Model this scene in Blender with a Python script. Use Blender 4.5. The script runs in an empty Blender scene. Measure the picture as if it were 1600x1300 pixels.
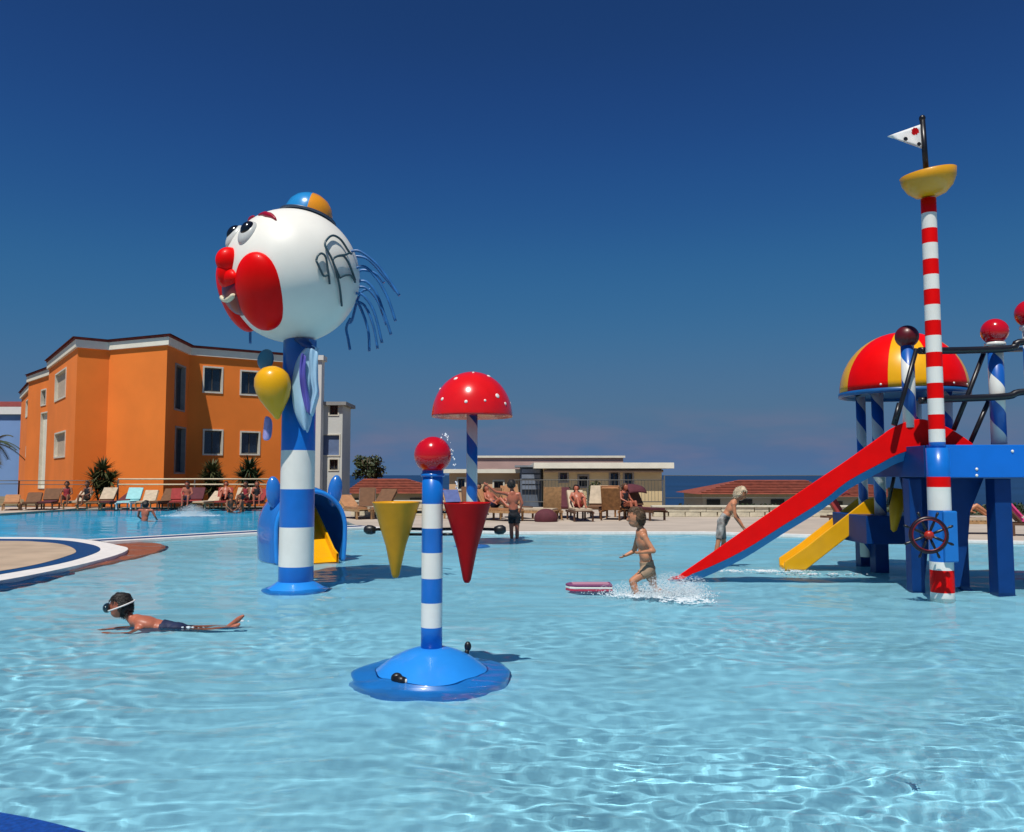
import bpy, bmesh, math, random
import numpy as np
from mathutils import Vector, Matrix, noise, Euler
from mathutils.geometry import tessellate_polygon
random.seed(7)
S = bpy.context.scene
COL = S.collection
# ------------------------------------------------------------------ camera
EYE = 1.7; F = 1300.0; HOR = 742.0
cam = bpy.data.cameras.new('camera'); camo = bpy.data.objects.new('camera', cam); COL.objects.link(camo); S.camera = camo
cam.sensor_width = 36; cam.lens = F/1600*36; cam.clip_start = .05; cam.clip_end = 60000
TH = math.atan((HOR-650)/F)
camo.location = (0, 0, EYE); camo.rotation_euler = (math.radians(90)+TH, 0, 0)
# ------------------------------------------------------------------ sky
SUN = Vector((-0.14, -0.43, 0.89)).normalized()
W_ = bpy.data.worlds.new('World'); S.world = W_; W_.use_nodes = True
nt = W_.node_tree; bgn = nt.nodes['Background']
sk = nt.nodes.new('ShaderNodeTexSky'); sk.sky_type = 'NISHITA'; sk.sun_disc = False
sk.sun_elevation = math.asin(SUN.z); sk.sun_rotation = math.atan2(SUN.x, SUN.y)
sk.air_density = .7; sk.dust_density = .3; sk.ozone_density = 3
def wnode(t, **k):
    n = nt.nodes.new(t)
    for a, b in k.items(): setattr(n, a, b)
    return n
def wmix(blend, a, b, fac=1.0):
    m = wnode('ShaderNodeMix', data_type='RGBA', blend_type=blend)
    for i, v in ((0, fac), (6, a), (7, b)):
        if hasattr(v, 'node'): nt.links.new(v, m.inputs[i])
        else: m.inputs[i].default_value = v
    return m.outputs[2]
g1 = wmix('MULTIPLY', sk.outputs[0], (.1, .1, .1, 1))
cv = wnode('ShaderNodeRGBCurve')
pts = {0: [(.036, .011), (.055, .019), (.08, .034), (.147, .072), (.233, .088), (.292, .080), (.5, .09)],
       1: [(.063, .045), (.074, .058), (.095, .088), (.136, .136), (.23, .166), (.319, .160), (.36, .145), (.5, .15)],
       2: [(.125, .160), (.145, .205), (.179, .262), (.239, .305), (.339, .300), (.369, .285), (.5, .28)]}
for ch, pp in pts.items():
    c = cv.mapping.curves[ch]
    c.points[0].location = (0, 0); c.points[1].location = (1, pp[-1][1]*2)
    for x, y in pp: c.points.new(x*2, y*2)
cv.mapping.update()
nt.links.new(g1, cv.inputs['Color'])
g2 = wmix('MULTIPLY', cv.outputs[0], (10, 10, 10, 1))
# faint pinkish cloud bank low over the sea
tcw = wnode('ShaderNodeTexCoord'); sepw = wnode('ShaderNodeSeparateXYZ'); nt.links.new(tcw.outputs['Generated'], sepw.inputs[0])
mpw = wnode('ShaderNodeMapping'); mpw.inputs['Scale'].default_value = (9, 9, 34); nt.links.new(tcw.outputs['Generated'], mpw.inputs[0])
nzw = wnode('ShaderNodeTexNoise'); nzw.inputs['Scale'].default_value = 1.0; nzw.inputs['Detail'].default_value = 6; nt.links.new(mpw.outputs[0], nzw.inputs['Vector'])
crw = wnode('ShaderNodeValToRGB'); crw.color_ramp.elements[0].position = .44; crw.color_ramp.elements[1].position = .66; nt.links.new(nzw.outputs[0], crw.inputs[0])
elw = wnode('ShaderNodeValToRGB'); e = elw.color_ramp.elements
e[0].position = .0; e[0].color = (.3, .3, .3, 1); e[1].position = .085; e[1].color = (0, 0, 0, 1)
x = e.new(.02); x.color = (1, 1, 1, 1); x = e.new(.05); x.color = (.8, .8, .8, 1)
nt.links.new(sepw.outputs[2], elw.inputs[0])
mm = wnode('ShaderNodeMath', operation='MULTIPLY'); nt.links.new(crw.outputs[0], mm.inputs[0]); nt.links.new(elw.outputs[0], mm.inputs[1])
m2 = wnode('ShaderNodeMath', operation='MULTIPLY'); nt.links.new(mm.outputs[0], m2.inputs[0]); m2.inputs[1].default_value = .5
g3 = wmix('MIX', g2, (3.6, 3.5, 5.4, 1), m2.outputs[0])
nt.links.new(g3, bgn.inputs[0]); bgn.inputs[1].default_value = .05
# ------------------------------------------------------------------ sun
sl = bpy.data.lights.new('sun', 'SUN'); so = bpy.data.objects.new('sun', sl); COL.objects.link(so)
sl.energy = 4.4; sl.angle = math.radians(.53); sl.color = (1, .95, .87); so.rotation_euler = SUN.to_track_quat('Z', 'Y').to_euler()
sl.cycles.is_caustics_light = True
S.view_settings.view_transform = 'Standard'; S.view_settings.look = 'None'; S.view_settings.exposure = 0; S.view_settings.gamma = 1
S.cycles.max_bounces = 8; S.cycles.transparent_max_bounces = 12

# ------------------------------------------------------------------ helpers
def ray(px, py):
    dx = (px-800)/F; dy = (650-py)/F
    f = Vector((0, math.cos(TH), math.sin(TH))); u = Vector((0, -math.sin(TH), math.cos(TH)))
    d = f+u*dy+Vector((dx, 0, 0)); return d/d.y
def A(px, py, D): return Vector((0, 0, EYE))+ray(px, py)*D
def G(px, py, z=0.0):
    d = ray(px, py); return Vector((0, 0, EYE))+d*((z-EYE)/d.z)
def zat(py, D, px=800): return A(px, py, D).z

MATS = {}
def pmat(name, col, rough=.5, var=.0, scale=3.0, bump=.0, bscale=40.0, coat=0.0, spec=.5, col2=None, metal=0.0):
    if name in MATS: return MATS[name]
    m = bpy.data.materials.new(name); m.use_nodes = True; t = m.node_tree; b = t.nodes['Principled BSDF']
    b.inputs['Base Color'].default_value = (*col, 1); b.inputs['Roughness'].default_value = rough
    b.inputs['Coat Weight'].default_value = coat; b.inputs['Coat Roughness'].default_value = .08
    b.inputs['Specular IOR Level'].default_value = spec; b.inputs['Metallic'].default_value = metal
    tc = t.nodes.new('ShaderNodeTexCoord')
    nz = t.nodes.new('ShaderNodeTexNoise'); nz.inputs['Scale'].default_value = scale; nz.inputs['Detail'].default_value = 6
    t.links.new(tc.outputs['Object'], nz.inputs['Vector'])
    mx = t.nodes.new('ShaderNodeMix'); mx.data_type = 'RGBA'
    c2 = col2 or tuple(max(0, c*(1-var)) for c in col)
    c1 = col if col2 else tuple(min(1, c*(1+var*.6)) for c in col)
    mx.inputs[6].default_value = (*c1, 1); mx.inputs[7].default_value = (*c2, 1)
    rp = t.nodes.new('ShaderNodeValToRGB'); rp.color_ramp.elements[0].position = .35; rp.color_ramp.elements[1].position = .65
    t.links.new(nz.outputs[0], rp.inputs[0]); t.links.new(rp.outputs[0], mx.inputs[0]); t.links.new(mx.outputs[2], b.inputs['Base Color'])
    if bump > 0:
        n2 = t.nodes.new('ShaderNodeTexNoise'); n2.inputs['Scale'].default_value = bscale; n2.inputs['Detail'].default_value = 4
        t.links.new(tc.outputs['Object'], n2.inputs['Vector'])
        bp = t.nodes.new('ShaderNodeBump'); bp.inputs['Distance'].default_value = bump; t.links.new(n2.outputs[0], bp.inputs['Height']); t.links.new(bp.outputs[0], b.inputs['Normal'])
    MATS[name] = m; return m
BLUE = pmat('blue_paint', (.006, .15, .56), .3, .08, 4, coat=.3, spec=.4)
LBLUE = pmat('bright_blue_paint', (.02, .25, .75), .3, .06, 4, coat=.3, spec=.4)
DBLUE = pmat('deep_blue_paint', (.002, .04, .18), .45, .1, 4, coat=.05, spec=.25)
WHITE = pmat('white_paint', (.80, .79, .73), .35, .05, 3, coat=.3, spec=.4)
RED = pmat('red_paint', (.80, .002, .002), .4, .06, 4, coat=.06, spec=.12)
CRED = pmat('cone_red_paint', (.44, .002, .004), .45, .1, 5, coat=.03, spec=.15)
CYEL = pmat('ochre_paint', (.66, .30, .003), .45, .12, 5, coat=.1, spec=.3)
MAROON = pmat('maroon_paint', (.10, .002, .006), .4, .1, 4, coat=.1)
YEL = pmat('yellow_paint', (.82, .40, .003), .3, .05, 4, coat=.3, spec=.3)
BLACK = pmat('black_rubber', (.008, .009, .012), .4, .1, 8)
NAVY = pmat('navy_mosaic', (.004, .055, .17), .6, .3, 30, .001, 60, spec=.15)
CREAM = pmat('cream_stone', (.62, .56, .42), .8, .15, 6, .004, 40)
WOOD = pmat('stained_wood', (.33, .15, .05), .6, .3, 9, .002, 50)
BLACKP = pmat('black_metal', (.008, .008, .012), .35, .1, 6)

def newobj(name, me, mat=None, parent=None, loc=None, smooth=False):
    if mat is not None:
        for m in (mat if isinstance(mat, (list, tuple)) else [mat]): me.materials.append(m)
    if smooth: me.shade_smooth()
    o = bpy.data.objects.new(name, me); COL.objects.link(o)
    if loc is not None: o.location = loc
    if parent is not None: o.parent = parent
    o.cycles.is_caustics_receiver = True
    return o
def tag(o, label=None, cat=None, group=None, kind=None):
    if label: o['label'] = label
    if cat: o['category'] = cat
    if group: o['group'] = group
    if kind: o['kind'] = kind
    return o
def empty(name, loc, label, cat, group=None, rz=0):
    o = bpy.data.objects.new(name, None); COL.objects.link(o); o.location = loc; o.rotation_euler = (0, 0, rz); o.empty_display_size = .1
    return tag(o, label, cat, group)
def copy_tree(o, parent=None):
    c = o.copy(); COL.objects.link(c); c.parent = parent
    for ch in o.children: copy_tree(ch, c)
    return c

class MB:
    def __init__(s): s.v = []; s.f = []; s.mi = []; s.sm = []
    def add(s, vs, fs, mi=0, sm=False):
        b = len(s.v); s.v += [tuple(v) for v in vs]; s.f += [tuple(b+i for i in f) for f in fs]; s.mi += [mi]*len(fs) if isinstance(mi, int) else mi; s.sm += [sm]*len(fs); return s
    def box(s, c, d, rot=None, mi=0):
        hx, hy, hz = d[0]/2, d[1]/2, d[2]/2
        vs = [Vector((x, y, z)) for x in (-hx, hx) for y in (-hy, hy) for z in (-hz, hz)]
        if rot is not None: vs = [rot @ v for v in vs]
        return s.add([Vector(c)+v for v in vs], [(0, 1, 3, 2), (4, 6, 7, 5), (0, 4, 5, 1), (2, 3, 7, 6), (0, 2, 6, 4), (1, 5, 7, 3)], mi)
    def lathe(s, prof, seg=32, M=None, mis=None, sm=True, caps=True):
        # prof list of (r,z)
        M = M or Matrix(); vs = []; fs = []; ms = []
        for r, z in prof:
            for k in range(seg):
                a = 2*math.pi*k/seg; vs.append(M @ Vector((r*math.cos(a), r*math.sin(a), z)))
        for j in range(len(prof)-1):
            for k in range(seg):
                k2 = (k+1) % seg; fs.append((j*seg+k, j*seg+k2, (j+1)*seg+k2, (j+1)*seg+k)); ms.append(mis[j] if mis else 0)
        s.add(vs, fs, ms, sm)
        if caps:
            n = len(s.v)-len(vs)
            for j, rev in ((0, True), (len(prof)-1, False)):
                if prof[j][0] > 1e-4:
                    idx = [n+j*seg+k for k in range(seg)]
                    if rev: idx.reverse()
                    s.f.append(tuple(idx)); s.mi.append(mis[min(j, len(mis)-1)] if mis else 0); s.sm.append(False)
        return s
    def tube(s, pts, r, seg=8, mi=0, cap=True):
        pts = [Vector(p) for p in pts]; n = len(pts); R = r if isinstance(r, (list, tuple)) else [r]*n
        vs = []; up = None
        for i, p in enumerate(pts):
            t = (pts[min(i+1, n-1)]-pts[max(i-1, 0)]).normalized()
            if up is None: up = Vector((0, 0, 1)) if abs(t.z) < .9 else Vector((1, 0, 0))
            x = t.cross(up).normalized(); y = x.cross(t).normalized(); up = y
            for k in range(seg):
                a = 2*math.pi*k/seg; vs.append(p+(x*math.cos(a)+y*math.sin(a))*R[i])
        fs = [(j*seg+k, (j+1)*seg+k, (j+1)*seg+(k+1) % seg, j*seg+(k+1) % seg) for j in range(n-1) for k in range(seg)]
        b = len(s.v); s.add(vs, fs, mi, True)
        if cap:
            s.f.append(tuple(b+k for k in range(seg))); s.mi.append(mi); s.sm.append(False)
            s.f.append(tuple(b+(n-1)*seg+k for k in reversed(range(seg)))); s.mi.append(mi); s.sm.append(False)
        return s
    def ell(s, c, r, rot=None, seg=24, rings=14, mi=0):
        rot = rot or Matrix.Identity(3); c = Vector(c); vs = []
        for j in range(rings+1):
            ph = math.pi*j/rings
            for k in range(seg):
                a = 2*math.pi*k/seg; rr = max(math.sin(ph), 1e-3)
                vs.append(c+rot @ Vector((r[0]*rr*math.cos(a), r[1]*rr*math.sin(a), -r[2]*math.cos(ph))))
        fs = [(j*seg+k, j*seg+(k+1) % seg, (j+1)*seg+(k+1) % seg, (j+1)*seg+k) for j in range(rings) for k in range(seg)]
        return s.add(vs, fs, mi, True)
    def prism(s, poly, z0, z1, mi=0, top=True, bottom=True):
        n = len(poly); vs = [(p[0], p[1], z0) for p in poly]+[(p[0], p[1], z1) for p in poly]
        area = sum(poly[i][0]*poly[(i+1) % n][1]-poly[(i+1) % n][0]*poly[i][1] for i in range(n))
        fs = [(i, (i+1) % n, n+(i+1) % n, n+i) for i in range(n)]
        tri = tessellate_polygon([[Vector((p[0], p[1], 0)) for p in poly]])
        if area < 0: fs = [f[::-1] for f in fs]
        def orient(t, sg):
            a, b, c = (Vector((poly[i][0], poly[i][1], 0)) for i in t)
            return tuple(t) if ((b-a).cross(c-a).z*sg) > 0 else tuple(reversed(t))
        if top: fs += [tuple(i+n for i in orient(t, 1)) for t in tri]
        if bottom: fs += [orient(t, -1) for t in tri]
        return s.add(vs, fs, mi)
    def mesh(s, name):
        me = bpy.data.meshes.new(name); me.from_pydata(s.v, [], s.f)
        me.polygons.foreach_set('material_index', s.mi); me.polygons.foreach_set('use_smooth', s.sm); me.update(); return me
    def build(s, name, mat, parent=None, loc=None):
        return newobj(name, s.mesh(name), mat, parent, loc)
def bevel(o, w=.01, seg=2):
    b = o.modifiers.new('bevel', 'BEVEL'); b.width = w; b.segments = seg; b.limit_method = 'ANGLE'; b.angle_limit = math.radians(40); return o
def axis_rot(d, up=Vector((0, 0, 1))):
    # matrix with local z along d
    return Vector(d).normalized().to_track_quat('Z', 'Y').to_matrix()
def basis(x, y, z): return Matrix((x, y, z)).transposed()

# ------------------------------------------------------------------ pool outlines (world XY)
def gp(L, z=0.0): return [G(a, b, z).xy for a, b in L]
far_edge_sh = gp([(1900, 856), (1600, 850), (1500, 848), (1290, 840), (1100, 834.5), (800, 834.5), (600, 829), (562, 825)])
divider_s = gp([(420, 834), (320, 840), (150, 850)])       # shallow side of the divider
divider_f = gp([(562, 817.5), (420, 826), (320, 831), (150, 840), (0, 839), (-700, 838)])
far_pool = gp([(-700, 812), (-200, 808), (0, 804), (60, 800), (110, 797), (200, 795), (300, 793.5), (420, 793), (465, 795), (497, 802), (520, 811), (540, 816)])
near_edge = [(-22, 10.5), (-12, 6.6), (-6, 5.1), (-3.5, 4.42), (-2.57, 4.17), (-1.98, 3.93), (-1, 3.4), (1, 2.7), (4, 2.1), (9, 2.0), (15, 4), (18, 9), (18.5, 15)]
CONC = pmat('beige_terrace_concrete', (.46, .39, .32), .85, .12, .7, .002, 30, col2=None)
DZ = .05
# water region outline: near edge, right, shallow far edge, then far pool outline, left
left_close = [far_pool[0], (-34, 22), (-30, 14)]
hole = [Vector(p) for p in near_edge]+[Vector(p) for p in far_edge_sh]+[Vector(p) for p in reversed(far_pool)]+[Vector(p) for p in left_close[1:]]
outer = [Vector(p) for p in ((-70, -6), (60, -6), (60, 34), (30, 34), (12, 34), (12, 43), (-70, 43))]
def v3(L, z=0): return [Vector((p[0], p[1], z)) for p in L]
tri = tessellate_polygon([v3(outer), v3(hole)])
allp = outer+hole
mb = MB(); vs = [(p.x, p.y, DZ) for p in allp]
def up(t, P):
    a, b, c = (Vector((P[i][0], P[i][1], 0)) for i in t); return tuple(t) if (b-a).cross(c-a).z > 0 else tuple(reversed(t))
mb.add(vs, [up(t, allp) for t in tri])
n = len(outer); mb.add([(p.x, p.y, DZ) for p in outer]+[(p.x, p.y, -2.2) for p in outer], [(i, i+n, (i+1) % n+n, (i+1) % n) for i in range(n)])
n = len(hole); mb.add([(p.x, p.y, DZ) for p in hole]+[(p.x, p.y, -1.4) for p in hole], [(i, (i+1) % n, (i+1) % n+n, i+n) for i in range(n)])
deck = mb.build('pool_terrace', CONC); tag(deck, kind='structure')

# tiled paver joints are too fine to see; edge bands
def offset_line(L, d):
    out = []
    for i, p in enumerate(L):
        a = Vector(L[max(i-1, 0)]); b = Vector(L[min(i+1, len(L)-1)]); t = (b-a).normalized(); out.append(Vector(p)+Vector((-t.y, t.x))*d)
    return out
def band(name, L, d0, d1, z0, z1, mat):
    a = offset_line(L, d0); b = offset_line(L, d1); m = MB(); n = len(L)
    m.add([(p.x, p.y, z1) for p in a]+[(p.x, p.y, z1) for p in b]+[(p.x, p.y, z0) for p in a]+[(p.x, p.y, z0) for p in b],
          [(i, i+1, n+i+1, n+i) for i in range(n-1)]+[(i, 2*n+i, 2*n+i+1, i+1) for i in range(n-1)]+[(n+i, n+i+1, 3*n+i+1, 3*n+i) for i in range(n-1)])
    o = m.build(name, mat); tag(o, kind='structure')
    return o
def dense(L, k=6):
    # catmull-rom
    L = [Vector(p) for p in L]; out = []
    for i in range(len(L)-1):
        p0 = L[max(i-1, 0)]; p1 = L[i]; p2 = L[i+1]; p3 = L[min(i+2, len(L)-1)]
        for j in range(k):
            t = j/k; out.append(.5*((2*p1)+(-p0+p2)*t+(2*p0-5*p1+4*p2-p3)*t*t+(-p0+3*p1-3*p2+p3)*t**3))
    out.append(L[-1]); return out
WTILE = pmat('white_coping_tile', (.78, .76, .72), .5, .08, 8, .001, 50)
ne = dense([Vector(p) for p in near_edge[:9]], 8)
ROYAL = pmat('royal_blue_mosaic', (.004, .06, .30), .5, .3, 45, .001, 80)
band('blue_coping', ne, .03, -.42, -.3, DZ+.012, ROYAL)
band('white_coping', far_edge_sh, .02, -.32, -.3, DZ+.010, WTILE)
# divider between shallow and deep pool
dm = MB(); cen = dense(gp([(570, 822), (500, 825.5), (420, 830), (320, 835.5), (230, 840.5), (150, 845)], DZ), 4)
band('divider_wall', cen, .55, -.6, -1.4, DZ+.006, WTILE)
band('divider_stripe', cen, .2, -.26, DZ-.02, DZ+.012, NAVY)
# tongue of terrace on the left
def island(name, L, z0, z1, mat):
    P = [p for p in dense(gp(L, z1), 5)]
    o = MB().prism([(p.x, p.y) for p in P], z0, z1).build(name, mat); tag(o, kind='structure'); return o
ISL = pmat('tan_terrace_concrete', (.44, .33, .23), .85, .15, 1.2, .002, 30)
island('terrace_tongue', [(-700, 846), (-300, 845.5), (0, 845), (60, 846.5), (100, 851), (119, 861), (100, 870), (60, 881), (0, 892), (-100, 906), (-300, 930), (-500, 952), (-800, 985)], -.3, DZ+.018, ISL)
island('navy_border', [(-720, 842.5), (-300, 842), (0, 841.8), (90, 843.5), (140, 850), (157, 858), (138, 868), (90, 881), (0, 897), (-100, 912), (-300, 937), (-500, 962), (-800, 996)], -.4, DZ+.012, NAVY)
island('white_border', [(-740, 839.8), (-300, 839.5), (0, 839), (100, 840.5), (150, 845), (185, 852), (200, 857), (185, 866), (130, 881), (60, 896), (0, 907), (-100, 923), (-300, 950), (-500, 976), (-800, 1012)], -1.4, DZ+.006, WTILE)
BROWN = pmat('red_brown_mosaic', (.36, .13, .10), .5, .25, 25, .001, 60)
island('mosaic_step', [(100, 848), (190, 849), (245, 852), (258, 859), (232, 869), (150, 888), (90, 900), (40, 905), (60, 880)], -.37, -.055, BROWN)
island('submerged_step', [(-60, 905), (20, 898), (110, 896), (50, 914), (0, 925), (-100, 943), (-300, 975), (-500, 1008), (-800, 1056), (-800, 1000), (-300, 930)], -.37, -.05, NAVY)

# floors
def floor(name, L, z, mat):
    P = [Vector((p[0], p[1])) for p in L]; t = tessellate_polygon([v3(P)])
    o = MB().add([(p.x, p.y, z) for p in P], [up(q, P) for q in t]).build(name, mat); return tag(o, kind='structure')
FLO = pmat('pale_blue_pool_paint', (.30, .68, .82), .6, .12, .35, .0, 20)
t = FLO.node_tree  # second, finer layer of staining
DEEP = pmat('deep_pool_tiles', (.04, .50, .80), .6, .15, .4)
dl = [p for p in divider_s]
floor('shallow_pool_floor', [(-34, 0), (24, 0), (24, 19), *[(p.x, p.y+.15) for p in far_edge_sh[1:]], *[(p.x, p.y+.1) for p in dl], (-12.5, 20.4), (-34, 20.6)], -.35, FLO)
floor('deep_pool_floor', [(-60, 20.3), (-12.8, 20.6), (-9, 22), (-5, 24.3), (-3, 28), (-3, 48), (-60, 48)], -1.1, DEEP)

# ------------------------------------------------------------------ water
def build_water():
    ys = []; y = 1.2
    while y < 46: ys.append(y); y *= 1.0068
    ys = np.array(ys); xs = np.linspace(-1, 1, 560); v = []
    N = noise.noise
    for y in ys:
        h = y*.78+2.2
        f3 = min(1, 8/y); f2 = min(1, 12/y); f4 = max(0, min(1, (7-y)/3+.4)); fa = .55 if y > 24 else 1
        for k in xs:
            x = k*h
            m = .75+.75*N((x*.23+4, y*.3, 11)); m2 = min(1.25, max(.42, .85+1.3*N((x*.33-4, y*.5, 21))))
            wx = x+.35*N((x*.5, y*.5, 31)); wy = y+.3*N((x*.6, y*.6, 41))
            z = fa*(.022*N((wx*.9, wy*1.8, 0))+.019*m*f2*N((wx*2.4+9, wy*4.2, 3))+.0115*m2*f3*N((wx*5.6+y*.3, wy*9.5, 7)))
            if f4 > 0: z += .0036*f4*m2*N((x*13, y*17, 2))
            v.append((x, y, z))
    nx = len(xs); ny = len(ys)
    ii = (np.arange(ny-1)[:, None]*nx+np.arange(nx-1)[None, :]).ravel()
    fc = np.stack([ii, ii+1, ii+nx+1, ii+nx], 1)
    me = bpy.data.meshes.new('pool_water'); me.from_pydata(v, [], fc.tolist())
    m = bpy.data.materials.new('clear_pool_water'); m.use_nodes = True; t = m.node_tree; t.nodes.clear()
    out = t.nodes.new('ShaderNodeOutputMaterial')
    g = t.nodes.new('ShaderNodeBsdfRefraction'); g.inputs['IOR'].default_value = 1.33; g.inputs['Roughness'].default_value = 0; g.inputs['Color'].default_value = (.97, .99, 1, 1)
    gl = t.nodes.new('ShaderNodeBsdfGlossy'); gl.inputs['Roughness'].default_value = .06
    fr = t.nodes.new('ShaderNodeFresnel'); fr.inputs[0].default_value = 1.33
    mu = t.nodes.new('ShaderNodeMath'); mu.operation = 'MULTIPLY'; mu.inputs[1].default_value = .45; t.links.new(fr.outputs[0], mu.inputs[0])
    mx = t.nodes.new('ShaderNodeMixShader'); t.links.new(mu.outputs[0], mx.inputs[0]); t.links.new(g.outputs[0], mx.inputs[1]); t.links.new(gl.outputs[0], mx.inputs[2])
    t.links.new(mx.outputs[0], out.inputs[0])
    me.materials.append(m); me.shade_smooth()
    o = bpy.data.objects.new('pool_water', me); COL.objects.link(o); tag(o, kind='structure'); o.cycles.is_caustics_caster = True
build_water()

# ------------------------------------------------------------------ terrain and sea
def terr(x, y):
    lvl = max(0, min(1, (-6-x)/10))
    start = 38+lvl*50
    z = -.35-max(0, y-start)*.085*(1 if y < 400 else 1)
    return max(z, -22)+.3*noise.noise((x*.05, y*.05, 0))
tb = MB(); xs = [-400+i*12 for i in range(68)]; ysl = [42.5, 50, 60, 70, 80, 90, 100, 115, 130, 150, 175, 200, 240, 280, 330]
tb.add([(x, y, terr(x, y)) for y in ysl for x in xs], [(j*len(xs)+i, j*len(xs)+i+1, (j+1)*len(xs)+i+1, (j+1)*len(xs)+i) for j in range(len(ysl)-1) for i in range(len(xs)-1)], 0, True)
tg = tb.build('ground', pmat('dry_scrub_ground', (.10, .10, .045), .95, .5, .25, .05, 2, col2=(.24, .19, .12))); tag(tg, kind='structure')
tb = MB(); tb.add([(-500, -60, -1.7), (500, -60, -1.7), (500, 42.4, -1.7), (-500, 42.4, -1.7)], [(0, 1, 2, 3)])
tag(tb.build('lower_ground', MATS['dry_scrub_ground']), kind='structure')
hz = floor('sea', [(-40000, 200), (40000, 200), (40000, 45000), (-40000, 45000)], -17, pmat('dark_sea', (.006, .028, .085), .35, .3, .004, .3, .05, spec=.25))

# ------------------------------------------------------------------ generic parts
def spiral_mat(name, c1, c2, pitch, phase=0.0, hand=1):
    m = bpy.data.materials.new(name); m.use_nodes = True; t = m.node_tree; b = t.nodes['Principled BSDF']
    b.inputs['Roughness'].default_value = .35; b.inputs['Coat Weight'].default_value = .2
    tc = t.nodes.new('ShaderNodeTexCoord'); sp = t.nodes.new('ShaderNodeSeparateXYZ'); t.links.new(tc.outputs['Object'], sp.inputs[0])
    def M(op, a, b_=None):
        n = t.nodes.new('ShaderNodeMath'); n.operation = op
        for i, v in enumerate((a, b_)):
            if v is None: continue
            if isinstance(v, (int, float)): n.inputs[i].default_value = v
            else: t.links.new(v, n.inputs[i])
        return n.outputs[0]
    an = M('DIVIDE', M('ARCTAN2', sp.outputs[1], sp.outputs[0]), 2*math.pi*hand)
    v = M('FRACT', M('ADD', M('ADD', an, M('DIVIDE', sp.outputs[2], pitch)), 10+phase))
    s = M('GREATER_THAN', v, .5)
    mx = t.nodes.new('ShaderNodeMix'); mx.data_type = 'RGBA'; mx.inputs[6].default_value = (*c1, 1); mx.inputs[7].default_value = (*c2, 1)
    t.links.new(s, mx.inputs[0]); t.links.new(mx.outputs[2], b.inputs['Base Color']); MATS[name] = m; return m
SPIRAL = spiral_mat('blue_white_spiral', (.008, .10, .42), (.75, .75, .70), .72, 0, 1)
SPIRAL2 = spiral_mat('blue_white_spiral_far', (.008, .12, .45), (.74, .74, .70), .97, .1, 1)

def striped_pole(root, r0, bands, x, y, seg=40, r1=None, name='pole', mats=(WHITE, BLUE, RED)):
    # bands: list of (z_top, z_bot, mat index) top-down, local to root
    prof = []; mis = []
    zt = bands[0][0]; zb = bands[-1][1]; r1 = r1 or r0
    rr = lambda z: r0+(r1-r0)*(z-zb)/(zt-zb)
    for k, (a, b, mi) in enumerate(reversed(bands)):
        if k == 0: prof.append((rr(b), b))
        prof.append((rr(a), a)); mis.append(mi)
    return MB().lathe(prof, seg, Matrix.Translation((x, y, 0)), mis).build(name, list(mats), root)

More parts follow.
